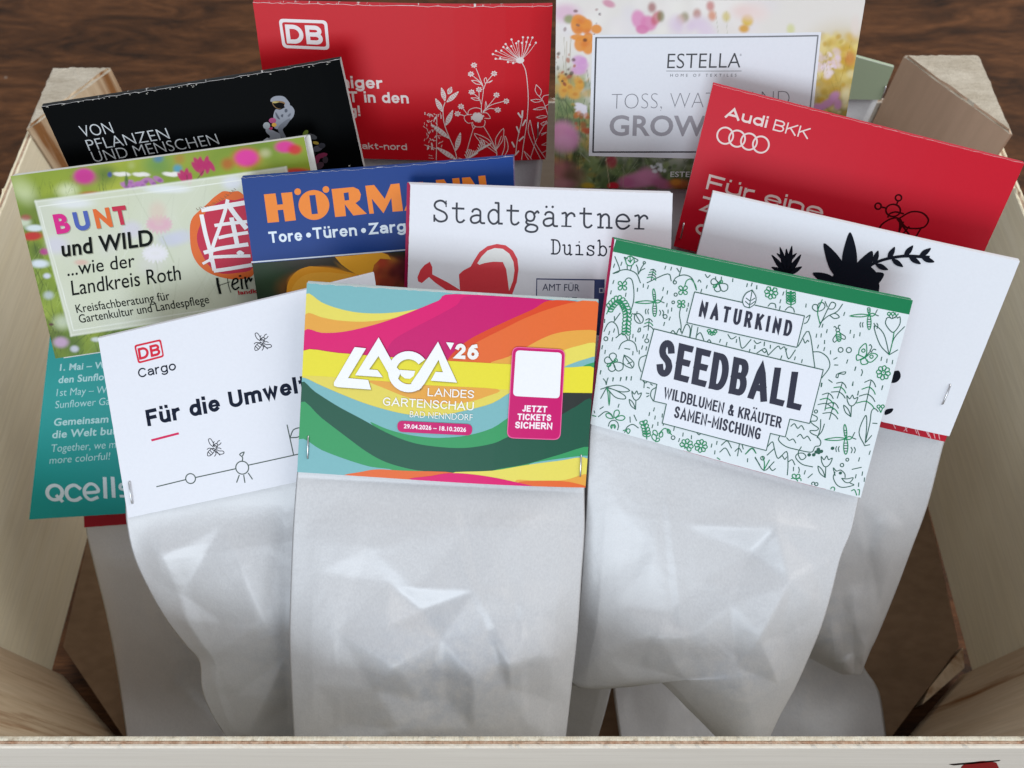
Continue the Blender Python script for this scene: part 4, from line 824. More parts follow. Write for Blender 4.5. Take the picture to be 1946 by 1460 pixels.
add(H_, [(925, 918), (962, 898)]); add(H_, [(932, 978), (972, 980)]); add(H_, [(870, 1138), (910, 1168)]); add(H_, [(95, 850), (180, 800), (215, 870)]); add(H_, [(215, 875), (320, 775), (350, 805), (395, 785), (435, 910), (510, 815)]); add(H_, [(150, 820), (180, 845), (200, 815)]); dashes(H_, [(358, 895), (505, 905), (580, 935), (72, 785), (175, 755), (240, 780), (412, 815)], 36)
add(H_, [(950, 1110), (960, 1080), (1010, 1060), (1055, 1055), (1040, 1080), (985, 1075), (970, 1115), (950, 1110)]); add(H_, [(1230, 1030), (1240, 1060), (1225, 1100)])
fir(H_, 965, 1340, 180, 18, 3, .9); fir(H_, 1265, 1480, 340, 12, 4, .7); fir(H_, 830, 1470, 190, 12, 3, .9); fir(H_, 880, 1570, 190, 15, 3, .9)
# --- bottom-left part (I_)
add(I_, [(105, 262), (240, 260), (380, 240), (495, 295), (400, 310), (250, 262)], None, False); add(I_, [(245, 270), (330, 290), (440, 350), (440, 388), (340, 370), (250, 275)], None, False); add(I_, [(240, 265), (180, 285), (100, 380), (100, 405), (180, 385), (240, 275)]); add(I_, [(245, 275), (260, 330), (272, 460), (280, 330), (250, 275)], None, False, True); add(I_, [(240, 235), (232, 200), (208, 170)]); add(I_, [(242, 235), (250, 190), (262, 160)]); dashes(I_, [(130, 110), (180, 100), (316, 178), (396, 172), (458, 165), (512, 165), (375, 462), (759, 497), (708, 548), (770, 585), (848, 562), (801, 652), (742, 680), (862, 650), (975, 705), (1072, 765), (1163, 792), (1030, 825), (982, 885), (1380, 880), (1437, 850), (1415, 953), (1768, 1035)], 38)
tulip(I_, 525, 355, .85); add(I_, [(780, 260), (735, 290), (722, 350), (750, 405)]); add(I_, [(675, 322), (705, 326)]); add(I_, [(678, 362), (705, 348)]); add(I_, [(685, 258), (712, 268)]); add(I_, [(720, 220), (742, 236)]); add(I_, [(650, 265), (655, 200)]); add(I_, [(640, 190), (665, 212), (690, 195)])
add(I_, [(172, 500), (210, 475)]); add(I_, [(155, 585), (230, 528), (290, 550), (320, 600)]); petal(I_, 325, 605, 105, -65, .25, True); petal(I_, 325, 605, 100, -150, .22, True); petal(I_, 325, 605, 120, -8, .2, True); add(I_, circle(320, 685, 55, 10, ry=65), None, True); petal(I_, 310, 735, 70, -75, .25, True); petal(I_, 325, 735, 70, -110, .25, True)
add(I_, [(498, 580), (502, 640)]); add(I_, [(542, 560), (570, 622)]); add(I_, [(440, 750), (470, 690), (530, 662), (590, 700), (603, 800)]); add(I_, [(515, 780), (545, 765), (572, 802)]); petal(I_, 480, 770, 60, -90, .3, True); petal(I_, 470, 770, 60, -140, .3, True); sprig(I_, [(680, 820), (675, 740), (640, 620)], 52); add(I_, [(780, 850), (810, 760), (880, 700), (950, 770)], None, False, True); add(I_, circle(965, 800, 20, 8), None, True); petal(I_, 800, 790, 80, -125, .25, True); petal(I_, 850, 730, 70, 110, .25, True); petal(I_, 900, 700, 60, 60, .25, True); petal(I_, 780, 850, 90, -110, .25, True); petal(I_, 770, 850, 60, -40, .25, True)
add(I_, [(880, 890), (920, 840), (945, 905)]); flower(I_, 1110, 882, 72); flower(I_, 1265, 885, 70); add(I_, [(1485, 875), (1548, 828), (1595, 905)]); add(I_, [(1468, 950), (1530, 905), (1582, 990)]); add(I_, [(1660, 990), (1680, 860)]); add(I_, [(1632, 940), (1675, 905), (1705, 948)]); add(I_, [(1710, 870), (1722, 915)]); add(I_, [(1745, 970), (1820, 905), (1860, 960)]); add(I_, [(1748, 1130), (1930, 935)]); add(I_, [(1790, 1100), (1850, 1140), (1900, 1085), (1850, 1010)]); add(I_, [(1565, 1070), (1620, 1075), (1650, 1100), (1700, 1075), (1730, 1120)]); add(I_, [(1640, 1090), (1630, 1035)]); add(I_, [(1220, 742), (1245, 765), (1270, 745)]); add(I_, [(1335, 1020), (1350, 990), (1370, 1015), (1390, 990)], None, False, True); add(I_, [(1410, 1040), (1440, 1010), (1470, 1030), (1480, 1050)], None, False, True); add(I_, [(1150, 960), (1180, 945), (1215, 985)]); add(I_, [(70, 640), (130, 580), (90, 570)], None, False, True); add(I_, [(75, 530), (110, 520), (115, 545)])
# --- bottom-right part (J)
tulip(J, 1190, 400, 1.0); tulip(J, 912, 1058, 1.0); bigtulip(J, 1560, 590, 1.0) if False else None
add(J, [(1385, 890), (1320, 740), (1390, 560), (1405, 650), (1390, 860)]); add(J, [(1390, 860), (1440, 640), (1455, 520), (1490, 485), (1530, 520), (1585, 570)]); add(J, [(1470, 645), (1520, 650), (1570, 600)]); add(J, [(1400, 850), (1460, 780), (1535, 742)]); add(J, [(1385, 890), (1440, 880), (1505, 848)])
for q in ((1535, 465), (1580, 465)): add(J, circle(q[0], q[1], 17, 8), None, True, True); add(J, [(q[0], q[1]+17), (1560, 530)], None, False, True)
dragonfly(J, 1175, 805, 1.15); add(J, [(1060, 1210), (1040, 1125), (1075, 1160), (1120, 1150), (1165, 1190), (1170, 1235)]); add(J, [(1060, 1170), (1040, 1230), (1080, 1310), (1150, 1340), (1265, 1318), (1225, 1295)]); add(J, [(1132, 1240), (1190, 1248), (1258, 1238), (1225, 1285), (1175, 1285), (1132, 1240)]); add(J, circle(1118, 1182, 4, 6), 5, True)
add(J, circle(1193, 1038, 16, 8), None, True); add(J, circle(1135, 1096, 19, 8), None, True); add(J, circle(848, 508, 17, 8), None, True); add(J, [(1245, 1145), (1350, 1125), (1440, 1078)]); dashes(J, [(1440, 968), (1323, 1038), (1288, 1222), (1360, 1195), (1383, 1262), (1320, 1315), (1276, 48), (1248, 210), (1572, 262), (1308, 312), (905, 220), (605, 1130), (728, 1168)], 42)
add(J, [(660, 1110), (668, 1140), (662, 1172)]); add(J, [(762, 1228), (812, 1185)]); add(J, [(488, 1235), (535, 1238)]); clover(J, 632, 1238, 60, 20, 5); add(J, [(650, 1250), (700, 1290), (735, 1260), (700, 1285)]); add(J, circle(820, 1292, 17, 8), None, True); add(J, circle(855, 1298, 17, 8), None, True); add(J, [(995, 1375), (1085, 1395)]); add(J, circle(1035, 1355, 22, 8), None, True, True)
add(J, [(455, 770), (445, 820), (520, 885), (640, 920), (770, 948), (815, 940), (840, 890), (890, 880), (900, 830), (860, 775)]); add(J, [(575, 668), (615, 640), (650, 690), (690, 660), (720, 705)]); add(J, [(645, 780), (680, 755), (715, 800), (755, 775), (790, 825)]); add(J, [(530, 790), (560, 820), (600, 805), (630, 848)])
add(J, [(808, 540), (860, 570), (850, 610), (790, 615), (820, 650), (875, 690), (850, 715), (785, 715), (800, 745), (862, 775)]); add(J, [(862, 795), (895, 700), (900, 595)]); add(J, [(870, 775), (915, 720), (940, 645)]); add(J, [(690, 890), (655, 960), (690, 1030), (740, 1000), (710, 960), (650, 965), (630, 1010), (700, 1080), (815, 1110)])
add(J, [(318, 980), (400, 905)]); add(J, [(320, 890), (378, 835), (400, 920), (440, 1015), (530, 940), (545, 1080), (538, 1195)]); add(J, [(450, 1010), (480, 985), (510, 1025), (530, 1000)]); add(J, [(95, 1125), (260, 940)]); add(J, [(120, 1085), (165, 1140), (220, 1090)]); add(J, [(190, 1000), (285, 1145), (395, 1050), (435, 1220)]); add(J, [(340, 1100), (375, 1145), (410, 1125)]); add(J, [(285, 1140), (290, 1060), (270, 1000)], None, False, True); add(J, circle(270, 1012, 20, 8), None, True); add(J, [(290, 1130), (345, 1030)], None, False, True); add(J, [(545, 1055), (590, 1030), (620, 1085)]); add(J, [(85, 968), (150, 905), (200, 960)], None, False, True)
add(J, [(1210, 1420), (1300, 1440), (1340, 1400)], None, False, True); add(J, [(1240, 1380), (1275, 1370), (1300, 1430)], None, False, True); add(J, [(1310, 1370), (1330, 1375), (1325, 1430)], None, False, True); flower(J, 1585, 95, 0.1, 2)
for q in ((775, 978), (825, 978), (875, 920), (852, 948), (880, 938), (908, 942), (1030, 910), (880, 955)): add(J, circle(q[0], q[1], 3, 5), 6, True)
def inside_card(q, pts, m=2.0):
    for (x, y) in pts:
        for i in range(4):
            a, b = q[i], q[(i+1) % 4]
            if (b[0]-a[0])*(y-a[1])-(b[1]-a[1])*(x-a[0]) < m*math.hypot(b[0]-a[0], b[1]-a[1]): return False
    return True
qq = [B(152, 108), B(1733, 441), sb.quad[2], sb.quad[3]]
def clip_strokes(DLs):
    out = []
    for it in DLs:
        pts = it[0]; ok = [inside_card(qq, [p], 1.5) for p in pts]
        if all(ok): out.append(it); continue
        run = []
        for p, o in zip(pts+([pts[0]] if len(it) > 2 else []), ok+([ok[0]] if len(it) > 2 else [])):
            if o: run.append(p)
            else:
                if len(run) > 1: out.append((run, it[1]))
                run = []
        if len(run) > 1: out.append((run, it[1]))
    return out
sb.lines(clip_strokes(DL), 1.9, INK, 2, name='doodle_print'); sb.lines(clip_strokes(DGr), 2.0, GN, 3, name='doodle_print')
# name boxes
b1 = [(588, 320), (1168, 444), (1128, 610), (547, 483)]; b2 = [(372, 518), (1268, 730), (1196, 1014), (1090, 990), (1066, 1085), (988, 1065), (966, 1157), (415, 1018), (438, 915), (352, 897), (388, 812), (300, 788)]
b2 = [(372, 518), (1268, 730), (1196, 1014), (1091, 990), (1067, 1085), (988, 1066), (966, 1157), (416, 1018), (438, 916), (371, 901), (388, 812), (301, 788)]
sb.poly(b1, 'e9ebf2', 6, B, name='name_box'); sb.poly(b2, 'e9ebf2', 6, B, name='name_box')
sb.lines([(b1, 5.2, 'c'), (b2, 5.2, 'c')], 5.2, INK, 7, B, name='name_box_outline', smooth=False) if False else [sb.lines([([b[i], b[(i+1) % len(b)]], 5.2) for i in range(len(b))], 5.2, INK, 7, B, name='name_box_outline', smooth=False) for b in (b1, b2)]
sb.poly([(892, 308), (918, 345), (908, 385), (880, 404), (850, 390), (840, 355), (862, 325)], 'e9ebf2', 8, B, smooth=True)
sb.lines([[(892, 308), (860, 325), (842, 360), (850, 392), (878, 402)], [(892, 308), (912, 345), (906, 380), (878, 402)], [(892, 308), (876, 402)], [(860, 350), (880, 365)], [(856, 368), (876, 385)], [(906, 350), (888, 362)], [(906, 368), (884, 384)]], 5.2, INK, 9, B)
sb.bold('NATURKIND', (608, 450), (1095, 555), 86, .18, DK, 8, B, track=2.6)
sb.bold('SEEDBALL', (378, 762), (1148, 948), 198, .18, DK, 8, B, track=.85)
sb.bold('WILDBLUMEN & KRÄUTER', (420, 884), (1042, 1040), 60, .16, DK, 8, B, track=.8)
sb.bold('SAMEN-MISCHUNG', (476, 987), (932, 1102), 64, .16, DK, 8, B, track=.8)
u = up_px(sb, [(1124, 808), (1633, 943)])
pouch(sb, [u[0], (1121, 815), (1116, 920), (1108, 1050), (1098, 1180), (1086, 1298), (1195, 1306), (1246, 1292), (1310, 1350), (1395, 1436)],
      [u[1], (1631, 955), (1618, 1010), (1598, 1060), (1580, 1130), (1560, 1195), (1535, 1255), (1510, 1310), (1480, 1365), (1448, 1436)],
      bulge=9, push=-.014, fold_amp=1.2, seed=11, nx=170, ny=190, lower=.68, lumps=.35, folds=[(1122, 815, 0), (1300, 860, 0), (1480, 905, 0), (1632, 950, 0), (1110, 960, 0), (1100, 1120, 0), (1088, 1290, 0), (1606, 1050, 0), (1570, 1160, 0), (1520, 1280, 0), (1450, 1430, 0), (1200, 1304, .5), (1395, 1430, 0),
      (1200, 960, 1.0), (1300, 1000, .6), (1475, 1002, 2.4), (1425, 1048, -.6), (1250, 1045, 1.6), (1560, 1010, 1.0), (1500, 1108, 4.4), (1445, 1215, 4.8), (1400, 1268, 2.0), (1390, 1150, 3.2), (1250, 1206, 5.0), (1225, 1268, 1.0), (1268, 1168, 2.2), (1170, 1150, 1.6), (1150, 1240, 2.6), (1310, 1210, 3.6), (1300, 1290, 1.6), (1480, 1300, 1.2), (1490, 1210, .4), (1340, 1100, 1.0), (1420, 1340, 2.0), (1545, 1075, .8)], items=[
      (1585, 1062, 1500, 1108, 1.2, 40, 16), (1500, 1108, 1445, 1215, 1.3, 16, 50), (1250, 1206, 1310, 1209, 1.2, 20, 50), (1250, 1206, 1226, 1266, 1.0, 30, 14)])

# ================================================================== DB CARGO
cg = Card('cargo', [(187, 643), (711, 519), (762, 867), (243, 985)], .316, 46, .02, .0016, 'seed bag with white rail cargo header card, left of the front bag', back='e6e6ea', backshift=(-.5, .2), face='e9eaf0', jag=.00005)
E_ = T(0, 500, .35971)
db_logo(cg, [(713, 432), (858, 398), (875, 492), (735, 530)], [(724, 440), (850, 410), (866, 484), (742, 518)], ((741, 510), (857, 482)), 'd92845', '', 'd92845', E_, 62, 15, .05)
cg.bold('Cargo', (738, 606), (940, 560), 50, .15, '2d3442', 1, E_)
cg.bold('Für die Umwelt', (784, 862), (1640, 666), 88, .225, '282f40', 1, E_)
cg.lines([([(806, 934), (948, 896)], 12)], 12, 'd92865', 1, E_, smooth=False)
OL = '57655f'
cg.lines([([(830, 1180), (986, 1140)], 6), ([(1038, 1128), (1254, 1078)], 6), ([(1322, 1058), (1620, 990)], 6), (circle(1012, 1134, 26, 16), 6, 'c'), (circle(1288, 1072, 34, 18), 6, 'c'), ([(1288, 1040), (1290, 1018), (1275, 1002), (1298, 990), (1290, 1010)], 6), ([(1272, 1112), (1258, 1150)], 6), ([(1296, 1112), (1302, 1150)], 6), ([(1320, 1100), (1342, 1132)], 6), ([(1560, 1002), (1540, 910), (1526, 845)], 6), ([(1542, 910), (1560, 870), (1600, 862), (1590, 905), (1544, 912)], 6)], 6, OL, 1, E_)
cg.lines(bee_lines(1392, 412, 3.0, -8), 4.0, '2c3038', 1, E_, name='bee_print'); cg.lines(bee_lines(1140, 972, 3.0, -5), 4.0, '2c3038', 1, E_, name='bee_print')
cg.staple((684, 1152), (701, 1272), E_)
u = up_px(cg, [(246, 983), (760, 866)])
pouch(cg, [u[0], (240, 990), (252, 1050), (275, 1105), (312, 1172), (352, 1225), (379, 1258), (384, 1310), (405, 1362), (452, 1432)],
      [u[1], (764, 880), (770, 960), (776, 1050), (776, 1120), (770, 1200), (760, 1260), (745, 1310), (735, 1360), (730, 1432)],
      bulge=9, push=.006, fold_amp=1.2, seed=21, nx=170, ny=190, lower=.62, lumps=.35, folds=[(246, 990, 0), (400, 955, 0), (560, 915, 0), (700, 885, 0), (262, 1085, 0), (312, 1172, 0), (379, 1258, 1.0), (390, 1320, 0), (430, 1400, 0), (310, 1058, 2.2), (345, 1130, -.4), (400, 1250, 2.8), (352, 1180, 1.8), (430, 1400, 1.5), (420, 1000, 1.0), (540, 960, -1.2), (460, 1080, 3.2), (420, 1180, 1.4), (500, 1180, 3.8), (545, 1120, 1.5), (540, 1250, 2.5), (505, 1330, 3.6), (548, 1345, 0), (450, 1320, 1.2), (470, 1400, 2.0), (540, 1420, 0), (640, 1100, 2), (640, 1300, 2)], items=[
      (312, 1062, 385, 1245, .9, 24, 30), (395, 1255, 440, 1390, 1.0, 14, 34)])

# ================================================================== STADTGAERTNER
st = Card('stadt', [(780, 350), (1278, 367), (1268, 690), (771, 670)], .315, 38, -.02, .0008, 'seed bag with white header card showing a red watering can', back='c2185b', backshift=(-1.6, -1.2), face='e9e9ee', jag=.00012)
S_ = T(760, 330, .27749)
def typ(pts_list, ox, oy, sx, sy, ang=0.0):
    out = []
    for it in pts_list:
        wdt = None
        if isinstance(it, tuple): it, wdt = it
        out.append(([(ox+x*sx, oy+y*sy+(x*sx)*ang) for x, y in it], wdt))
    return out
# slab-serif typewriter strokes on a 0..1 box; baseline y=0, x-height -.66, ascender -1
TY = {
 'S': [([(.82, -.72), (.82, -1.0)], .06), [(.82, -.85), (.66, -.97), (.45, -1.0), (.22, -.92), (.14, -.76), (.25, -.61), (.5, -.52), (.75, -.42), (.87, -.24), (.78, -.07), (.52, 0), (.3, -.04), (.12, -.18)], ([(.12, -.30), (.12, 0.0)], .09)],
 't': [[(.38, -.92), (.37, -.5), (.38, -.14), (.5, -.01), (.68, -.02), (.82, -.12)], [(.12, -.66), (.80, -.66)]],
 'a': [[(.22, -.52), (.3, -.63), (.5, -.67), (.68, -.58), (.7, -.4), (.7, -.1), (.78, -.01), (.95, -.01)], [(.7, -.36), (.45, -.37), (.2, -.29), (.13, -.15), (.22, -.02), (.42, 0), (.62, -.08), (.7, -.18)]],
 'd': [[(.7, -1.0), (.7, -.05)], ([(.5, -1.0), (.7, -1.0)], None), ([(.7, -.02), (.92, -.02)], None), [(.7, -.5), (.55, -.64), (.35, -.66), (.15, -.52), (.1, -.32), (.17, -.12), (.35, 0), (.55, -.03), (.7, -.17)]],
 'g': [[(.92, -.60), (.84, -.68), (.72, -.60), (.66, -.54)], [(.68, -.42), (.6, -.26), (.4, -.2), (.22, -.27), (.16, -.43), (.22, -.59), (.4, -.66), (.6, -.6), (.68, -.42)], [(.26, -.25), (.18, -.14), (.3, -.05), (.6, -.03), (.8, .04), (.84, .16), (.72, .28), (.45, .32), (.2, .27), (.14, .16), (.24, .04), (.36, -.02)]],
 'r': [[(.14, -.62), (.38, -.62), (.38, -.04)], ([(.12, -.02), (.68, -.02)], .07), [(.38, -.42), (.5, -.57), (.68, -.66), (.84, -.6), (.88, -.5)]],
 'n': [[(.08, -.62), (.26, -.62), (.26, -.02)], ([(.1, -.02), (.42, -.02)], None), [(.26, -.46), (.42, -.62), (.6, -.66), (.74, -.56), (.76, -.4), (.76, -.02)], ([(.6, -.02), (.94, -.02)], None)],
 'e': [[(.14, -.36), (.84, -.36), (.8, -.54), (.64, -.65), (.45, -.67), (.22, -.57), (.12, -.36), (.18, -.14), (.36, -.01), (.58, 0), (.8, -.1), (.88, -.17)]],
 'D': [[(.08, -.98), (.5, -.98), (.74, -.88), (.86, -.65), (.88, -.45), (.82, -.2), (.62, -.04), (.45, -.01), (.08, -.01)], [(.26, -.96), (.26, -.03)]],
 'u': [[(.06, -.63), (.24, -.63), (.24, -.18), (.34, -.03), (.52, 0), (.66, -.08), (.74, -.2)], [(.58, -.63), (.74, -.63), (.74, -.02), (.92, -.02)]],
 'i': [[(.22, -.63), (.52, -.63), (.52, -.03)], [(.18, -.02), (.86, -.02)], ([(.49, -.9), (.53, -.9)], .10)],
 's': [[(.76, -.46), (.7, -.6), (.5, -.67), (.3, -.62), (.22, -.5), (.34, -.38), (.62, -.31), (.78, -.2), (.72, -.06), (.5, 0), (.28, -.04), (.18, -.18)], ([(.18, -.2), (.18, 0)], None), ([(.77, -.66), (.77, -.46)], None)],
 'b': [[(.08, -1.0), (.26, -1.0), (.26, -.02)], [(.26, -.48), (.42, -.64), (.62, -.66), (.82, -.52), (.88, -.32), (.8, -.12), (.62, 0), (.42, -.03), (.26, -.16)], ([(.1, -.02), (.26, -.02)], None)],
}
def typed(card, word, x0, y0, x1, y1, h, w, color, tr, layer=1):
    n = len(word); stp = (x1-x0)/n; sl = (y1-y0)/(x1-x0); L = []
    for i, ch in enumerate(word):
        for pts, wd in typ(TY[{'ä': 'a'}.get(ch, ch)], 0, 0, stp*.93, h):
            L.append(([(x0+i*stp+x, y0+(i*stp)*sl+y+x*sl) for x, y in pts], (wd*h if wd else w)))
        if ch == 'ä':
            for q in (.28, .62): cx_, cy_ = x0+(i+q)*stp, y0+i*stp*sl-.9*h; L.append((circle(cx_, cy_, 4, 6), 9, 'c'))
    card.lines(L, w, color, layer, tr, name='lettering')
typed(st, 'Stadtgärtner', 222, 326, 1715, 380, 143, 14, '43454e', S_)
typed(st, 'Duisburg', 1030, 545, 1665, 566, 98, 10, '33353e', S_)
RD = 'd8474f'
st.polys([[(205, 604), (222, 640), (222, 690), (330, 745), (412, 795), (405, 690), (430, 665), (485, 635), (510, 590), (545, 535), (600, 495), (665, 479), (725, 488), (775, 525), (805, 580), (813, 650), (800, 740), (765, 835), (740, 880), (430, 880), (400, 850), (330, 805), (240, 745), (200, 708), (150, 750), (125, 738), (120, 710), (140, 660), (170, 625)]], RD, 1, S_, 'watering_can_print')
st.poly([(530, 612), (560, 565), (600, 525), (650, 507), (705, 512), (750, 545), (778, 600), (785, 660), (775, 730), (748, 800), (738, 720), (728, 650), (705, 602), (640, 600), (580, 610), (545, 622)], 'ecebe8', 2, S_)
NV = '3a4574'
st.poly([(934, 712), (1400, 718), (1395, 1100), (926, 1100)], NV, 1, S_, name='office_box'); st.poly([(940, 720), (1330, 726), (1322, 1092), (934, 1092)], 'dcdce4', 2, S_, name='office_box')
st.text('AMT FÜR', (975, 795), (1228, 798), 46, '3a4160', 3, S_, weight=.0); st.text('UMWELT', (972, 882), (1210, 886), 46, '3a4160', 3, S_, weight=.0)
st.lines([([(1365, 780), (1390, 780), (1390, 808), (1365, 808)], 6, 'c')], 6, 'b8bcc8', 3, S_, smooth=False)
u = up_px(st, [(775, 670), (1264, 688)])
pouch(st, [u[0], (778, 690), (800, 850), (850, 1100), (890, 1300), (900, 1430)], [u[1], (1262, 700), (1225, 900), (1190, 1120), (1163, 1300), (1128, 1430)], bulge=5, seed=31, nx=80, ny=90, nrand=6, lower=.5)

# ================================================================== stencil card (plain generic print)
sc_ = Card('stencil', [(1355, 366), (1936, 495), (1803, 828), (1268, 700)], .318, 36, -.10, .0014, 'seed bag with plain white header card bearing a black stencilled plant', back='e2e2e2', backshift=(.2, .2), face='e8eaef', jag=.00005)
N_ = T(1246, 0, .35971); BKK = '20242e'
leaf = lambda x, y, L, w, a: [(x+L*t*math.cos(math.radians(a))-s*w*math.sin(math.radians(a)), y+L*t*math.sin(math.radians(a))+s*w*math.cos(math.radians(a))) for t, s in ((0, 0), (.2, .7), (.45, 1), (.75, .7), (1, 0), (.75, -.6), (.45, -.9), (.2, -.6))]
LV = [leaf(690, 1446, L_, 15, a) for a, L_ in ((-155, 90), (-128, 130), (-104, 150), (-80, 155), (-55, 130), (-28, 90))]
sc_.polys(LV, BKK, 1, N_, smooth=True); sc_.polys([leaf(690, 1380, 70, 10, a) for a in (-140, -92, -42)], BKK, 2, N_, smooth=True)
sc_.lines([([(690, 1440), (702, 1480), (690, 1530)], 12)], 12, BKK, 3, N_)
for k, (x, y, L_, w_, a) in enumerate(((1000, 1500, 250, 40, -118), (1010, 1490, 270, 42, -88), (1030, 1500, 210, 44, -60), (960, 1500, 150, 30, -155), (1060, 1500, 150, 44, -25))): sc_.poly(leaf(x, y, L_, w_, a), BKK, 4+k*.5, N_, smooth=True)
sc_.poly([(930, 1450), (1000, 1385), (1090, 1385), (1160, 1440), (1150, 1560), (950, 1560)], BKK, 7, N_, smooth=True)
sc_.lines([([(1060, 1440), (1160, 1375), (1290, 1345), (1430, 1350)], 16)], 16, BKK, 8, N_)
sc_.polys([leaf(x, y, 74, 15, a) for x, y, a in ((1140, 1385, -70), (1150, 1385, 25), (1215, 1360, -60), (1235, 1358, 35), (1300, 1345, -50), (1325, 1346, 32), (1380, 1345, -35), (1390, 1350, 20))], BKK, 9, N_, smooth=True)
sc_.polys([[(1690, 705), (1704, 700), (1708, 712), (1700, 722), (1688, 722)], [(1680, 774), (1694, 772), (1690, 780), (1678, 784)]], BKK, 1, name='illustration', smooth=True)
sc_.staple((1803, 727), (1787, 766))
pouch(sc_, [(1290, 660), (1285, 720), (1290, 900), (1300, 1060)], [(1640, 740), (1620, 800), (1590, 920), (1560, 1060)], bulge=3, seed=41, nx=40, ny=40)
# ================================================================== red line-art card directly behind it
r2 = Card('redstrip', [(1352, 382), (1926, 510), (1795, 839), (1262, 712)], .327, 35.5, -.10, .0008, 'seed bag whose red line-art header shows only as a strip under the white stencil card', back='b01828', face='c2243a', jag=.0001)
r2.lines([[(1700, 812), (1694, 800)], [(1722, 818), (1716, 803)], [(1716, 817), (1728, 806)], [(1741, 822), (1735, 808)], [(1738, 806), (1746, 826)], [(1764, 828), (1756, 812)], [(1760, 815), (1768, 832)], [(1776, 832), (1772, 816)], [(1785, 834), (1782, 820)]], 1.5, 'e8b8bc', 1)
u = up_px(r2, [(1266, 712), (1793, 838)])
pouch(r2, [u[0], (1270, 730), (1290, 850), (1330, 1000), (1380, 1120), (1440, 1190), (1500, 1230), (1560, 1262), (1600, 1282)], [u[1], (1792, 850), (1763, 960), (1730, 1050), (1700, 1130), (1668, 1208), (1655, 1235), (1644, 1262), (1636, 1282)],
      bulge=10, seed=45, nx=120, ny=130, nrand=6, lower=.6, items=[(1700, 990, 1650, 1060, 1.8, 30, 60), (1620, 1120, 1625, 1200, 2.2, 50, 20), (1580, 1180, 1590, 1260, 2.5, 18, 50), (1600, 1260, 1650, 1240, 1.5, 30, 30), (1680, 980, 1710, 1010, 1.2, 30, 30)])

# ================================================================== AUDI BKK
au = Card('audi', [(1355, 160), (1945, 310), (1812, 604), (1280, 468)], .325, 32, -.10, .0012, 'seed bag with red health-insurance header card bearing four linked rings', back='b01828', face='cf1f36', jag=.00025, backshift=(.3, .2))
CR = 'ecd9d4'
au.bold('Audi', (364, 621), (583, 675), 60, .19, CR, 1, N_); au.bold('BKK', (615, 686), (800, 733), 60, .12, CR, 1, N_)
au.lines([(circle(367+k*62.5, 717+k*15.2, 42, 24, ry=43), 9, 'c') for k in range(4)], 9, CR, 1, N_, name='logo')
au.bold('Für eine', (264, 998), (872, 1152), 80, .165, CR, 1, N_); au.bold('Zukunft', (232, 1112), (800, 1254), 80, .165, CR, 1, N_); au.bold('die blüht', (204, 1234), (800, 1383), 80, .165, CR, 1, N_)
BR = '4a1216'
au.lines([(circle(1274, 1038, 16, 12), 9, 'c'), (circle(1167, 1082, 16, 12), 9, 'c'), ([(1272, 1054), (1262, 1078)], 9), ([(1183, 1086), (1210, 1092)], 9), (circle(1246, 1104, 38, 16, ry=32), 9, 'c'), ([(1218, 1140), (1228, 1122), (1260, 1112), (1300, 1122)], 9), ([(1280, 1145), (1340, 1112), (1400, 1118), (1432, 1155), (1410, 1192), (1360, 1200), (1310, 1190), (1280, 1145)], 9), ([(1172, 1200), (1190, 1175), (1230, 1150), (1270, 1145), (1282, 1180), (1275, 1230)], 9), ([(1268, 1150), (1330, 1230)], 9), ([(1300, 1165), (1278, 1215)], 9), ([(1330, 1190), (1288, 1240)], 9), ([(1395, 1195), (1365, 1245)], 9)], 9, BR, 1, N_, name='bee_print')
au.staple((149, 1175), (131, 1260), N_)
u = up_px(au, [(1284, 469), (1808, 602)])
pouch(au, [u[0], (1278, 490), (1255, 700), (1215, 950), (1172, 1200), (1165, 1300), (1182, 1432)], [u[1], (1800, 620), (1745, 850), (1690, 1080), (1640, 1200), (1640, 1262), (1672, 1320), (1688, 1432)], bulge=5, seed=51, nx=90, ny=100, nrand=12, lower=.7)

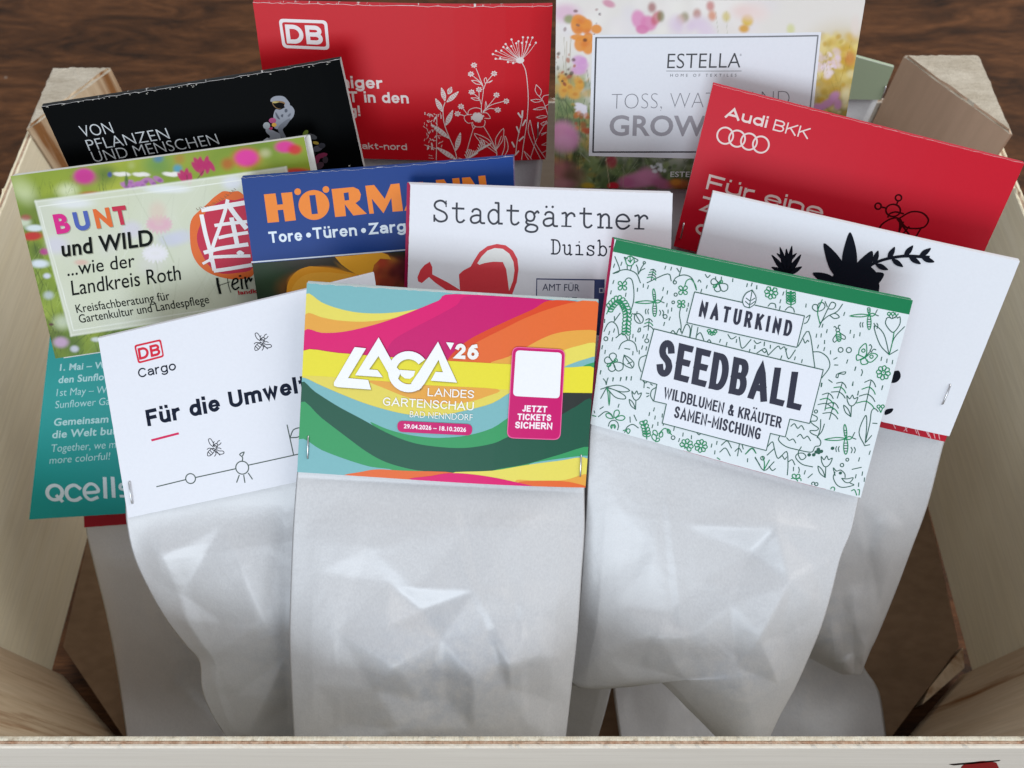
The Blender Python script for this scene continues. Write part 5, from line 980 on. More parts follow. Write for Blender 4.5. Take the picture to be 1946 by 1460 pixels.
# ================================================================== ESTELLA
es = Card('estella', [(1057, -3), (1643, 2), (1585, 358), (1053, 357)], .327, 24, -.06, .0010, 'seed bag with wildflower photo header card and white text panel, back row', back='b32a3c', backshift=(.7, .3), face='e8e4de', jag=.00004)
K = T(1050, 0, .33402)
def paint_estella(X, Y):
    p = Paint(X, Y, K, 'e9e3dc'); r = random.Random(7)
    p.scatter(60, (0, 0, 1200, 180), 20, 60, ['f2ece8', 'ebe0dc', 'f4efe6', 'e6dfe2'], 3, .9, .6)
    for y, a in ((1090, .9), (1000, .8), (930, .6)): p.blob(350, y+60, 900, 150, '5c6f46', .6, a)
    p.blob(60, 800, 170, 330, '7d8c5c', .7, .85); p.blob(40, 620, 130, 160, '8a935c', .7, .7); p.blob(1650, 480, 200, 260, 'c6ac4c', .7, .9, -10); p.blob(1600, 640, 120, 110, '8b8a4a', .6, .8); p.blob(1680, 300, 120, 90, 'd9bd5a', .9, .7)
    p.scatter(140, (0, 430, 230, 1090), 6, 26, ['5f7748', '8c9a5e', '4a5c3a', 'a3a86c', 'c9a04a', '6b7f52'], 11, .6, .7, 3); p.scatter(200, (0, 890, 800, 1080), 6, 24, ['4b6139', '64794a', '3c4a30', '7f8c58', '2e3a26', '8a9a68'], 12, .5, .7, 3)
    p.scatter(90, (1500, 200, 1740, 640), 8, 30, ['e0c865', 'c99f3a', 'efd98a', 'd8b24a', 'f0e6c0', 'b8993e'], 13, .6, .7); p.scatter(20, (1510, 290, 1640, 420), 8, 22, ['efe0e6', 'e8d0dc'], 14, .5, .9)
    p.stems(60, (0, 500, 220, 1000), 220, 4, ['45603a', '6f8350', '93a070', '2f4028'], 15, 18); p.stems(50, (200, 900, 800, 1080), 120, 4, ['9fb088', '35452b', '7b8c5c', 'c0c8b0'], 16, 60, .7); p.stems(26, (1480, 300, 1740, 620), 180, 4, ['a8862e', 'e0c468', '8a7a34'], 17, 20, .6)
    p.stems(8, (60, 480, 140, 600), 380, 4, ['9a9070', 'b0a080'], 18, 6, .6); p.line(925, 60, 940, 190, 4, 'b8b8a0', .7); p.line(985, 60, 990, 190, 4, 'b8b8a0', .7)
    # pink at upper left and hearts of petals
    p.blob(75, 75, 75, 50, 'dfb6cc', .6, .8); p.blob(95, 110, 30, 25, '8c9a54', .5, .8); p.blob(320, 20, 36, 20, 'd58aa4', .4, .8, 20)
    for x, y, rx, ry, a in ((165, 130, 60, 38, 40), (140, 150, 50, 35, 75), (195, 150, 42, 30, 110), (250, 165, 30, 26, 0), (150, 215, 48, 18, 5), (160, 250, 36, 44, 10), (198, 262, 34, 48, -10), (205, 215, 30, 30, 0)): p.blob(x, y, rx, ry, 'e8963a', .18, .95, a)
    for x, y in ((160, 120), (185, 250), (150, 170), (200, 180)): p.blob(x, y, 22, 16, 'd8702c', .8, .5)
    p.blob(185, 228, 12, 10, '7a4420', .5, .9)
    p.blob(490, 110, 40, 55, 'e39cc2', .3, .95, -15); p.blob(545, 130, 46, 42, 'e08cb6', .3, .9, 30); p.blob(510, 165, 36, 26, 'dc84b0', .3, .9); p.blob(590, 100, 26, 42, 'cc6470', .4, .75, 25); p.blob(615, 90, 20, 30, '7c7a3c', .5, .7)
    for x, y, c in ((565, 40, 'a04848'), (750, 95, '8c8040'), (820, 75, 'b87060'), (895, 30, 'c86a62'), (905, 85, 'd8804c'), (725, 110, 'c8a060'), (985, 90, 'd8c468'), (1350, 160, 'd8d890')): p.blob(x, y, 22, 28, c, .6, .7)
    p.blob(1105, 110, 32, 34, 'e0bb3c', .4, .9); p.blob(1085, 158, 28, 22, 'dca436', .5, .9); p.blob(1080, 60, 60, 40, 'efd2cc', .8, .7); p.blob(1160, 70, 60, 45, 'f1dad4', .8, .6); p.scatter(14, (690, 120, 900, 185), 20, 40, ['ddc8dc', 'e6d4e2'], 19, .8, .6)
    for x, y, rx, ry in ((150, 345, 38, 30), (170, 370, 34, 28), (150, 400, 44, 26), (175, 345, 20, 18)): p.blob(x, y, rx, ry, 'd8a2d0', .4, .85)
    for x, y in ((60, 455), (90, 500), (150, 500), (120, 540), (60, 520), (150, 470)): p.blob(x, y, 38, 24, 'dca23c', .4, .85, r.uniform(0, 180)); p.blob(x+8, y-4, 14, 10, 'c47c28', .5, .6)
    p.scatter(16, (20, 290, 130, 480), 6, 12, ['8c3a2a', '5a3c28', 'b05a34', '3c3424'], 20, .4, .9); p.scatter(8, (10, 20, 340, 300), 4, 9, ['7a5050', '904848', '5c4c58'], 21, .4, .8)
    for a in range(-30, 100, 22): p.blob(185+26*math.cos(math.radians(a+120)), 610+26*math.sin(math.radians(a+120)), 34, 13, 'e8e2ea', .25, .95, a+120)
    p.scatter(12, (130, 650, 210, 750), 8, 16, ['d07a3c', 'b05038', 'a0683a'], 22, .4, .9)
    p.blob(45, 760, 80, 66, 'd493b4', .45, .95, -30); p.blob(105, 790, 46, 60, 'cf8cb2', .5, .9); p.blob(60, 820, 60, 50, 'dba4c2', .6, .8)
    p.blob(60, 980, 100, 60, 'b8747a', .7, .85, 20); p.blob(110, 1010, 50, 60, '4e4e34', .7, .7); p.blob(40, 1050, 80, 30, 'c88a94', .8, .7)
    p.blob(490, 1020, 110, 44, 'cf86ac', .4, .9, -10); p.blob(540, 1000, 60, 50, 'dc96b8', .5, .8); p.blob(620, 1040, 60, 30, 'c27098', .5, .85, 15); p.blob(420, 1035, 40, 30, 'bf6a94', .6, .8)
    p.blob(345, 1055, 32, 20, 'c8283c', .35, .95); p.blob(335, 915, 30, 40, 'b03450', .4, .7); p.blob(200, 1055, 36, 16, 'c0a030', .5, .8); p.blob(720, 1040, 60, 26, 'c46a3c', .6, .8); p.blob(700, 1030, 30, 18, 'd8953c', .5, .8)
    p.line(305, 900, 325, 1060, 5, 'c8b898', .8); p.line(405, 930, 400, 1060, 5, 'a8a890', .7); p.scatter(14, (560, 930, 640, 970), 4, 10, ['e8eef0'], 23, .4, .9)
    for x, y, rx, ry, a in ((1600, 545, 34, 24, -40), (1560, 585, 50, 22, -25), (1510, 605, 36, 20, 10), (1620, 590, 22, 30, 0)): p.blob(x, y, rx, ry, 'cf98c4', .5, .9, a)
    p.blob(1690, 330, 30, 40, 'd0804a', .6, .7); p.blob(1720, 150, 26, 60, 'eadcd4', .6, .7)
    p.line(60, 560, 120, 640, 8, '33402a', .5); p.line(30, 540, 100, 680, 6, '33402a', .5)
    return p.C
es.raster(paint_estella, nx=330, ny=210)
es.poly([(228, 198), (1524, 178), (1478, 640), (1440, 905), (206, 886)], 'e9e9ee', 2, K, name='text_panel')
fr = [(248, 214), (1505, 198), (1436, 850), (230, 864)]
es.lines([([fr[0], fr[1]], 8), ([fr[1], fr[2]], 8)], 8, '8c8c90', 3, K, name='panel_frame', smooth=False); es.lines([([fr[2], fr[3]], 9), ([fr[3], fr[0]], 9)], 9, '4a4a50', 3, K, name='panel_frame', smooth=False)
es.text('ESTELLA', (650, 384), (1064, 377), 82, '505054', 3, K, weight=-.008); es.text('®', (1060, 312), (1072, 312), 12, '8a8a90', 3, K)
es.lines([[(646, 400), (1070, 397)]], 3, '808084', 3, K, smooth=False); es.text('HOME OF TEXTILES', (668, 432), (1042, 429), 16, '707076', 3, K, space=1.9)
es.text('TOSS, WATER AND', (334, 616), (1342, 592), 82, '8a8a90', 3, K, weight=-.028); es.text('GROW', (322, 770), (870, 768), 116, 'aaa6ac', 3, K, weight=.02)
es.text('ESTELLA.DE', (668, 1000), (950, 998), 30, 'e8e8e8', 3, K, weight=.01)
plain_pouch(es, 420, .05, bulge=4, seed=61)

# red card between
rm = Card('redmid', [(1212, 142), (1745, 270), (1660, 560), (1150, 440)], .355, 25, -.10, .0004, 'seed bag with dark red header card, mostly hidden behind the white and red cards', back='8a1828', face='b3203a', jag=.0001)
rm.text('und', (1240, 384), (1297, 388), 18, 'e8c8cc', 1, weight=.04)
plain_pouch(rm, 330, .05, bulge=3, seed=62)

# ================================================================== DB REGIO red
rd = Card('dbred', [(480, 5), (1050, 10), (1037, 302), (521, 297)], .334, 20, .03, .0016, 'seed bag with bright red header card with white line-drawn flowers, back row', back='a01820', face='d01a2a', jag=.0004, fold='c81c2c', wear=0.3)
M_ = T(450, 0, .35971); C_ = T(780, 40, .19178); WH = 'eee2de'
db_logo(rd, [(221, 98), (479, 104), (493, 260), (243, 253)], [(238, 116), (464, 120), (476, 244), (258, 238)], ((266, 228), (460, 233)), 'f2eaea', '', 'f2eaea', M_, 100, 26, .05)
rd.text('Klimafreundlicher', (300, 380), (570, 384), 58, WH, 1, M_, weight=.045) if False else None
rd.bold('stimmiger', (330, 458), (775, 460), 62, .2, WH, 1, M_); rd.bold('im TAKT in den', (300, 532), (912, 535), 58, .2, WH, 1, M_); rd.bold('Frühling!', (330, 605), (656, 606), 56, .2, WH, 1, M_); rd.bold('bahn.de/takt-nord', (400, 778), (902, 781), 34, .16, WH, 1, M_)
fl = []
hub = (1090, 375)
for tx, ty in ((1000, 167), (1113, 148), (1162, 152), (1207, 153), (1241, 205), (942, 211), (920, 240), (998, 233), (1047, 205), (1069, 187), (1103, 203), (1148, 195), (1181, 223), (847, 277), (899, 275), (957, 250), (816, 308), (844, 354), (888, 350), (965, 388), (1016, 400)):
    fl.append(([hub, ((hub[0]+tx)/2+(8 if tx > 1090 else -4), (hub[1]+ty)/2+6), (tx, ty)], 4)); fl.append((circle(tx, ty, 6, 8), 9, 'c'))
fl.append(([(1105, 400), (1140, 480), (1160, 640), (1165, 800), (1150, 1000), (1120, 1200), (1100, 1360)], 7))
def bud(x, y, s=1, a=0):
    q = []
    for k in range(7): an = math.radians(a+k*360/7); q.append((x+30*s*math.cos(an), y+26*s*math.sin(an))); q.append((x+18*s*math.cos(an+.45), y+16*s*math.sin(an+.45)))
    fl.append((q, 7, 'c')); fl.append(([(x, y-12), (x, y+10)], 6)); fl.append(([(x-12, y-6), (x-6, y+10)], 5)); fl.append(([(x+12, y-6), (x+6, y+10)], 5))
for x, y in ((630, 415), (600, 502), (828, 500), (607, 680), (680, 656), (852, 712), (948, 775), (865, 860), (502, 822), (468, 893)): bud(x, y, .95, x % 40)
for L in ([(650, 445), (690, 550), (722, 650), (705, 800), (700, 880)], [(625, 525), (690, 580), (712, 620)], [(805, 522), (750, 590), (725, 650)], [(630, 695), (680, 745), (700, 800)], [(680, 680), (680, 740)], [(835, 740), (770, 820), (720, 870)], [(925, 775), (800, 810), (720, 875)], [(840, 850), (780, 845), (720, 880)], [(520, 840), (570, 905)], [(495, 900), (540, 915)],
          [(605, 565), (660, 570), (700, 600), (650, 600), (605, 565)], [(740, 595), (730, 560), (748, 540), (760, 580)], [(760, 590), (810, 568), (780, 590)], [(600, 738), (650, 738), (690, 760), (640, 760), (600, 738)], [(740, 850), (745, 775), (760, 830)],
          [(570, 900), (580, 860), (640, 835), (700, 850), (705, 890)], [(605, 900), (545, 910), (535, 945), (570, 985), (620, 980)], [(615, 985), (640, 1020), (720, 1022), (740, 980), (735, 960)], [(735, 940), (790, 940), (760, 890), (715, 885)],
          [(625, 1035), (590, 1150), (555, 1280)], [(605, 990), (625, 1040), (645, 1015)], [(725, 1020), (790, 1130), (850, 1260), (855, 1320)], [(855, 1290), (760, 1220), (690, 1170), (635, 1090), (740, 1130), (800, 1180), (850, 1270)], [(680, 1130), (760, 1180), (840, 1260)], [(850, 1240), (845, 1140), (920, 1045), (915, 1150), (880, 1210), (850, 1250)], [(855, 1240), (900, 1120)], [(935, 1310), (965, 1250), (960, 1180), (935, 1120), (930, 1230), (905, 1310)],
          [(1180, 970), (1165, 1070), (1200, 1180), (1290, 1360)], [(1185, 970), (1230, 1170), (1260, 1240), (1340, 1360)], [(1130, 1280), (1170, 1320), (1200, 1360)], [(1125, 1275), (1150, 1330), (1170, 1360)], [(1350, 980), (1250, 1160), (1190, 1340)],
          [(1275, 735), (1320, 800), (1360, 920)], [(1245, 620), (1235, 680), (1275, 735), (1295, 680), (1245, 620)], [(1190, 772), (1250, 765), (1300, 780), (1240, 795), (1190, 772)], [(1370, 725), (1320, 735), (1300, 770)], [(1215, 865), (1290, 845), (1340, 855), (1280, 870), (1215, 865)], [(1245, 945), (1300, 930), (1350, 940), (1290, 955), (1245, 945)], [(1290, 1010), (1330, 990), (1355, 1005), (1310, 1025), (1290, 1010)], [(1295, 1110), (1350, 1095), (1300, 1125)], [(1300, 1220), (1350, 1195)], [(1300, 1220), (1350, 1225)], [(1300, 1300), (1350, 1275)], [(1370, 815), (1330, 840)]):
    fl.append((L, 6))
rr_ = random.Random(4)
for k in range(34): a = k*math.pi*2/34; R = rr_.uniform(48, 66); fl.append(([(665, 930), (665+R*math.cos(a), 930+R*.8*math.sin(a))], 8))
rd.lines([(p if len(p) > 2 else (p[0], p[1])) for p in fl], 6, WH, 2, C_, name='flower_print')
rd.poly(circle(1085, 375, 40, 12, ry=30), WH, 3, C_, smooth=True, name='flower_print'); rd.poly(circle(665, 930, 42, 12, ry=34), WH, 3, C_, smooth=True, name='flower_print')
fn = []; fv = []
def frond(x, y, L, w, a):
    q = leaf(x, y, L, w, a); fn.append(q)
    for k in range(6):
        t = .15+.13*k; cx_ = x+L*t*math.cos(math.radians(a)); cy_ = y+L*t*math.sin(math.radians(a))
        for sg in (-1, 1):
            b_ = math.radians(a+sg*50); fv.append(([(cx_+4*math.cos(b_), cy_+4*math.sin(b_)), (cx_+w*.62*math.cos(b_), cy_+w*.62*math.sin(b_))], 4))
for f_ in ((350, 760, -130, 0, 0),): pass
for x, y, L, w, a in ((345, 770, 140, 24, -105), (360, 780, 160, 24, -42), (375, 700, 80, 26, -65), (320, 875, 150, 26, -118), (350, 1010, 170, 26, -65), (390, 1140, 230, 24, -142), (448, 1260, 190, 26, -75), (460, 1350, 240, 24, -148)): frond(x, y, L, w, a)
rd.polys(fn, WH, 2, C_, 'flower_print', smooth=True); rd.lines(fv, 4, 'c41a2a', 4, C_, name='flower_print')
tw = [([(345, 780), (325, 850), (335, 980), (380, 1110), (440, 1250), (465, 1350)], 7), ([(258, 1350), (262, 1150), (265, 1000), (262, 900)], 6), ([(262, 1160), (200, 1150)], 4), ([(262, 1110), (310, 1110)], 4), ([(262, 1240), (140, 1200)], 5), ([(1040, 1310), (1060, 1150), (1100, 980), (1105, 900)], 7), ([(1095, 940), (1065, 895)], 16), ([(1105, 940), (1108, 875)], 16), ([(1110, 1020), (1140, 965)], 15), ([(1075, 1090), (1050, 1030)], 15), ([(1075, 1170), (1120, 1130)], 15), ([(1030, 1230), (1005, 1180)], 15), ([(1035, 1310), (1070, 1270)], 14)]
rr_ = random.Random(9)
for k in range(60):
    x = rr_.choice((rr_.uniform(230, 310), rr_.uniform(165, 240), rr_.uniform(135, 220))); y = rr_.uniform(900, 1260); a = rr_.uniform(-2.6, -.6); tw.append(([(x, y), (x+22*math.cos(a), y+22*math.sin(a))], rr_.uniform(4, 9)))
for k in range(26):
    t = k/25; x = 555+t*190; y = 1340-t*130; a = -1.9+1.5*(k % 2); L = 45+30*math.sin(t*9); tw.append(([(x, y), (x+L*.5*math.cos(a)+6, y+L*.5*math.sin(a)), (x+L*math.cos(a), y+L*math.sin(a))], 9))
tw += [([(50, 1320), (90, 1355)], 5), ([(185, 1300), (220, 1310)], 4), ([(185, 1330), (230, 1335)], 4), ([(480, 1330), (520, 1345), (470, 1350)], 8)]
def clipy(L, ymax, tr): return [it for it in L if all(tr(*p)[1] < ymax and tr(*p)[0] < 1040 for p in it[0])]
rd.lines(clipy(tw, 299, C_), 6, WH, 5, C_, name='flower_print')
rd.staple((1262, 990), (1260, 1145), C_)
plain_pouch(rd, 420, .06, bulge=5, seed=71)

# ================================================================== black astronaut card
bk = Card('black', [(78, 203), (646, 112), (711, 404), (203, 478)], .328, 24, .08, .0012, 'seed bag with black header card showing a seated astronaut, left back', back='d8d8d4', backshift=(.2, .4), face='0b0d0e', jag=.0004, fold='0b0d0e', wear=0.14)
bk.text('VON', (438, 724), (606, 700), 62, 'cfd2d4', 1, ID if False else T(0, 0, .35971), weight=-.012)
Z1 = T(0, 0, .35971)
bk.text('PFLANZEN', (472, 796), (904, 726), 60, 'cfd2d4', 1, Z1, weight=-.012); bk.text('UND MENSCHEN', (500, 856), (1166, 752), 58, 'cfd2d4', 1, Z1, weight=-.012)
AS = T(440, 150, .13361); GY = '9699a2'
ap = [('8a6a3e', [(590, 300), (640, 290), (740, 300), (770, 330), (740, 380), (690, 405), (640, 390), (600, 350)]), (GY, [(568, 300), (572, 262), (620, 228), (700, 220), (760, 235), (800, 275), (838, 330), (830, 370), (780, 390), (760, 360), (772, 325), (740, 300), (660, 290), (600, 300)]),
      ('141414', [(600, 318), (680, 312), (760, 335), (735, 385), (690, 398), (640, 378)]), ('b8a868', [(598, 300), (640, 296), (690, 305), (640, 322), (600, 318)]),
      (GY, [(640, 410), (700, 415), (760, 390), (840, 355), (885, 390), (905, 440), (890, 510), (850, 560), (790, 600), (700, 640), (670, 690), (620, 670), (640, 620), (610, 540), (610, 480)]),
      ('7d8089', [(790, 560), (850, 545), (790, 640), (740, 700), (790, 820), (740, 835), (700, 760), (670, 690), (700, 630)]), (GY, [(500, 690), (560, 690), (650, 730), (700, 760), (700, 850), (540, 860), (560, 790), (510, 740)]), ('a4a8ac', circle(512, 640, 50, 14)), ('a84a78', circle(595, 568, 52, 14, ry=38)), ('d8a848', circle(618, 628, 34, 12, ry=28)), ('b03a68', [(560, 660), (600, 665), (580, 700), (550, 690)]),
      ('565a66', [(775, 405), (800, 410), (805, 440), (780, 455), (765, 430)]), ('565a66', [(640, 450), (700, 545), (670, 540), (645, 500)]), ('565a66', [(715, 490), (745, 480), (740, 520), (720, 515)]), ('6a6d78', [(810, 495), (850, 465), (845, 500), (820, 515)]), ('b8bcc4', [(455, 865), (520, 810), (560, 840), (540, 870)])]
for k, (c_, q) in enumerate(ap): bk.poly(q, c_, 1+k*.6, AS, smooth=True, name='astronaut_print')
fb = [('7a8a3c', circle(1060, 750, 50, 10, ry=30, ang=-50)), ('5c5e62', circle(1150, 800, 75, 12, ry=36, ang=20)), ('d8953c', circle(1080, 900, 62, 12, ry=50)), ('b8a04c', circle(1205, 890, 45, 10, ry=22, ang=15)), ('62606a', circle(1230, 970, 75, 12, ry=42, ang=-15)), ('42424a', circle(1290, 930, 50, 10, ry=38)), ('903a5c', [(1180, 1180), (1190, 1100), (1240, 1050), (1320, 1030), (1370, 1050), (1330, 1100), (1270, 1110), (1240, 1180), (1215, 1200)]), ('5c4450', circle(1260, 1210, 65, 12, ry=46, ang=-30)), ('4a4048', circle(1340, 1130, 40, 10, ry=50)), ('36383a', circle(1160, 1040, 45, 10, ry=30)), ('34343a', circle(960, 790, 60, 10, ry=18, ang=-8))]
for k, (c_, q) in enumerate(fb): bk.poly(q, c_, 1+k*.6, AS, smooth=True, name='flower_print')
bk.lines([([(1050, 930), (1110, 900)], 6), ([(1060, 880), (1100, 920)], 5)], 6, '8a5420', 9, AS); bk.poly([(1668, 1215), (1692, 1215), (1690, 1232), (1666, 1232)], 'c8c8c0', 1, AS)
rr_ = random.Random(2); sp = []
for _ in range(46):
    t = rr_.random(); x = 78+568*t; y = 203-91*t+rr_.uniform(1, 5)*rr_.random()**2+1.2; sp.append([(x, y), (x+rr_.uniform(1, 5), y-.4), (x+rr_.uniform(1, 4), y+rr_.uniform(.8, 2))])
bk.polys([q for q in sp if q[1][0] < 640], 'bdb9b0', 2, name='edge_wear')
plain_pouch(bk, 380, .05, bulge=4, seed=81)

# ================================================================== BUNT und WILD
bu = Card('bunt', [(20, 335), (578, 260), (645, 595), (105, 682)], .326, 36, .08, .0012, 'seed bag with green meadow photo header card reading BUNT und WILD, far left', back='e8e8e4', backshift=(1.9, -1.2), face='e8e8e0', jag=.00003)
U_ = T(0, 250, .30832)
PQ = [(220, 430), (1765, 218), (1960, 1010), (440, 1258)]; PI_ = [(243, 462), (1740, 262), (1925, 985), (455, 1226)]
def paint_bunt(X, Y):
    p = Paint(X, Y, U_, '8fa03a')
    p.scatter(50, (0, 0, 2000, 420), 60, 140, ['a8b43c', '8fa430', 'b8bc48', '7f9636', '6f8a34'], 31, .9, .8); p.scatter(50, (60, 400, 480, 1420), 30, 90, ['8aa038', '6d8430', 'a4b450', '4c6228', '5c7030'], 32, .8, .8); p.scatter(60, (300, 1150, 2000, 1450), 24, 70, ['55702c', '6c8838', '3c4c24', '88a048', '2f3c20'], 33, .7, .8)
    p.blob(140, 350, 60, 90, 'd4dcae', .8, .8, -40); p.blob(420, 360, 60, 40, 'dfe4c4', .8, .8); p.blob(200, 260, 200, 80, '96a63a', .9, .6); p.blob(660, 260, 60, 50, '4c6a2c', .9, .7); p.blob(980, 190, 80, 60, '3c8c5c', .9, .5)
    p.stems(120, (80, 600, 420, 1420), 160, 5, ['3c5020', '7c9438', 'a8bc60', '2c3c1c'], 34, 40, .7); p.stems(130, (330, 1150, 1900, 1420), 150, 5, ['3c5020', '6c8434', '22301a', '90a850'], 35, 50, .7); p.stems(24, (200, 330, 700, 420), 120, 4, ['4c6428', '6c7c34'], 36, 25, .6)
    p.blob(525, 270, 62, 46, 'd0379c', .35, .95); p.blob(530, 285, 70, 40, 'c23488', .6, .6); p.blob(1525, 160, 82, 58, 'e0522e', .5, .7); p.blob(1525, 158, 70, 50, 'dc3fa0', .35, .95); p.blob(1760, 92, 60, 36, 'd83c98', .4, .95); p.blob(1820, 110, 40, 30, 'd0303c', .5, .9); p.blob(1410, 195, 36, 34, 'b85c28', .7, .8); p.blob(1105, 225, 26, 26, '4c9cc0', .6, .8); p.blob(985, 160, 30, 24, '4c7cb0', .7, .7); p.blob(685, 262, 14, 16, '34489c', .5, .8); p.blob(1115, 165, 30, 30, 'b87038', .8, .5)
    p.blob(1830, 250, 90, 26, 'd0303c', .5, .9); p.blob(1640, 130, 30, 24, 'c8c49c', .9, .7); p.blob(820, 205, 20, 20, 'b8c080', .9, .5)
    for x in (740, 780, 860, 900, 1045, 1070, 1100): p.blob(x, 255+(x % 7), 34, 12, 'ece8e4', .4, .9, 8)
    for x, y in ((800, 310), (850, 320), (900, 300), (950, 310), (985, 290), (880, 325), (820, 335), (780, 330)): p.blob(x, y, 34, 16, 'b878b8', .3, .85, (x*7) % 90-30); p.blob(x+10, y+6, 14, 10, '8c4c94', .5, .7)
    for k, (x, y) in enumerate(((1130, 280), (1160, 260), (1145, 265), (1180, 285), (1215, 215), (1240, 190), (1265, 200), (1290, 215), (1310, 205), (1255, 230), (1225, 190), (1280, 185))): p.blob(x, y, 15, 40, 'b82468', .25, .95, (k*41) % 80-40)
    p.line(1215, 300, 1262, 240, 6, '4c2c30'); p.line(1165, 300, 1160, 265, 6, '4c3020'); p.blob(788, 300, 12, 34, '5c7838', .3, .9); p.line(785, 235, 790, 300, 4, '44602c')
    p.blob(200, 645, 62, 26, 'c42c30', .4, .95, -5); p.blob(215, 595, 56, 20, 'dfe8ec', .4, .9); p.blob(150, 560, 40, 26, 'd8e0cc', .6, .8); p.blob(160, 530, 30, 18, 'b04c54', .6, .7); p.blob(275, 740, 28, 20, 'b83c8c', .5, .9); p.blob(245, 815, 56, 24, 'dfe6f0', .5, .9); p.blob(290, 890, 22, 16, 'd8dcec', .5, .9); p.blob(300, 1010, 30, 24, 'c8d0dc', .6, .7); p.blob(340, 690, 50, 60, 'b8acc8', .8, .6); p.blob(375, 1300, 46, 32, 'c9a8c8', .5, .9); p.blob(460, 1340, 26, 20, 'd8d8e8', .5, .8); p.blob(385, 1175, 50, 40, 'd4dcc8', .8, .7); p.blob(315, 1190, 16, 8, '5c3438', .4, .9); p.blob(595, 1280, 30, 14, 'e0e4e8', .5, .8); p.blob(1100, 1150, 40, 14, 'a05c8c', .6, .7); p.blob(570, 380, 60, 14, 'c05838', .7, .7)
    # frosted text panel printed over the photo
    p.quad(PQ, 'd8dbc8', .80); p.quad(PQ, 'e2e4da', .3)
    n0 = p.C.copy()
    p.scatter(26, (300, 330, 1900, 1150), 40, 120, ['cfd4b8', 'dadccb', 'c6cbb0', 'd9d5d6'], 37, .9, .5); p.stems(30, (700, 500, 1500, 1200), 500, 5, ['b8bea4', 'c2c6b0', 'e6e8de'], 38, 35, .5)
    for cx_, cy_, col_ in ((990, 565, 'dfb4c0'), (965, 745, 'e9e6ea')):
        for k in range(18): a = 2*math.pi*k/18; p.blob(cx_+58*math.cos(a), cy_+36*math.sin(a), 26, 10, col_, .3, .75, math.degrees(a))
        p.blob(cx_, cy_, 56, 34, col_, .4, .8)
    for x, y, rx, ry, c_ in ((1060, 660, 70, 40, 'c9cbe0'), (1130, 640, 60, 40, 'cfd0e0'), (820, 600, 60, 50, 'd4cfe0'), (350, 700, 70, 50, 'd4d0e0'), (505, 805, 40, 16, 'dcaca0'), (980, 490, 50, 60, 'dcc8b8'), (450, 440, 120, 30, 'e9eaf0'), (1090, 350, 90, 22, 'e8eaee'), (990, 350, 80, 22, 'e4e8ee'), (1440, 310, 60, 40, 'e0e2f0')): p.blob(x, y, rx, ry, c_, .6, .7)
    p.line(1010, 640, 1080, 800, 7, 'b4bb9c', .8); p.line(970, 790, 1000, 980, 6, 'b8bea4', .8)
    mask = np.ones(len(X)); q = [np.array(U_(*k)) for k in PQ]
    for i in range(4):
        a, b = q[i], q[(i+1) % 4]; mask *= ((X-a[0])*-(b[1]-a[1])+(Y-a[1])*(b[0]-a[0])) > 0
    p.C = np.where(mask[:, None] > 0, p.C, n0)
    for i in range(4):
        a, b = PQ[i], PQ[(i+1) % 4]; p.line(*a, *b, 14, 'e4e6da', .8); a, b = PI_[i], PI_[(i+1) % 4]; p.line(*a, *b, 6, 'f2f4ec', .95)
    return p.C
bu.raster(paint_bunt, nx=330, ny=210)
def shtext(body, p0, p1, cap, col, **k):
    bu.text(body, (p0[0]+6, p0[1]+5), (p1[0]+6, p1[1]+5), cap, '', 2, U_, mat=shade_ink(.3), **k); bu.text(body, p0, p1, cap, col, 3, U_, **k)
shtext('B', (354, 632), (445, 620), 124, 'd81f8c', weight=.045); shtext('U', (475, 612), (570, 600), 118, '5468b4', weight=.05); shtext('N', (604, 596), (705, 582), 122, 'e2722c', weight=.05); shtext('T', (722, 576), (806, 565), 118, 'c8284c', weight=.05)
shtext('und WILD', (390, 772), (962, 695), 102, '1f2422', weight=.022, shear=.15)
bu.text('...wie der', (420, 890), (848, 828), 84, '1f2422', 3, U_, weight=.004, shear=.15); bu.text('Landkreis Roth', (448, 1010), (1130, 905), 92, '1f2422', 3, U_, weight=.004, shear=.15)
bu.text('Kreisfachberatung für', (476, 1118), (1058, 1028), 52, '1f2422', 3, U_, weight=.004); bu.text('Gartenkultur und Landespflege', (494, 1180), (1300, 1048), 52, '1f2422', 3, U_, weight=.004)
Q_ = T(350, 350, .14384)
bu.poly([(95, 560), (130, 430), (210, 345), (330, 240), (400, 170), (480, 110), (540, 80), (640, 90), (760, 95), (900, 300), (960, 700), (940, 1100), (905, 1200), (760, 1240), (600, 1232), (430, 1190), (290, 1120), (180, 1010), (110, 840)], 'e2722c', 2, Q_, smooth=True, name='logo')
bu.poly([(190, 650), (240, 500), (320, 330), (450, 240), (560, 190), (680, 200), (900, 200), (960, 700), (930, 1080), (700, 1155), (480, 1155), (340, 1050), (250, 900), (200, 780)], 'c8284c', 3, Q_, smooth=True, name='logo')
for k, (L, w) in enumerate((([(260, 325), (450, 295), (800, 235)], 62), ([(590, 200), (560, 330), (500, 520), (400, 800), (360, 1000)], 46), ([(250, 400), (300, 640), (370, 900), (415, 1110)], 56), ([(600, 260), (700, 400), (830, 560)], 66), ([(430, 530), (600, 505), (850, 480)], 44), ([(645, 440), (690, 650), (720, 800)], 60), ([(480, 690), (620, 660), (850, 625)], 44), ([(290, 885), (500, 830), (850, 780)], 52), ([(400, 945), (600, 935), (880, 930)], 44), ([(270, 1030), (360, 980)], 34), ([(420, 1125), (600, 1100), (900, 1050)], 50), ([(730, 900), (755, 880), (790, 900)], 46))):
    bu.lines([(L, w)], w, 'f0eeee', 4+k*.5, Q_, name='logo')
hb = []
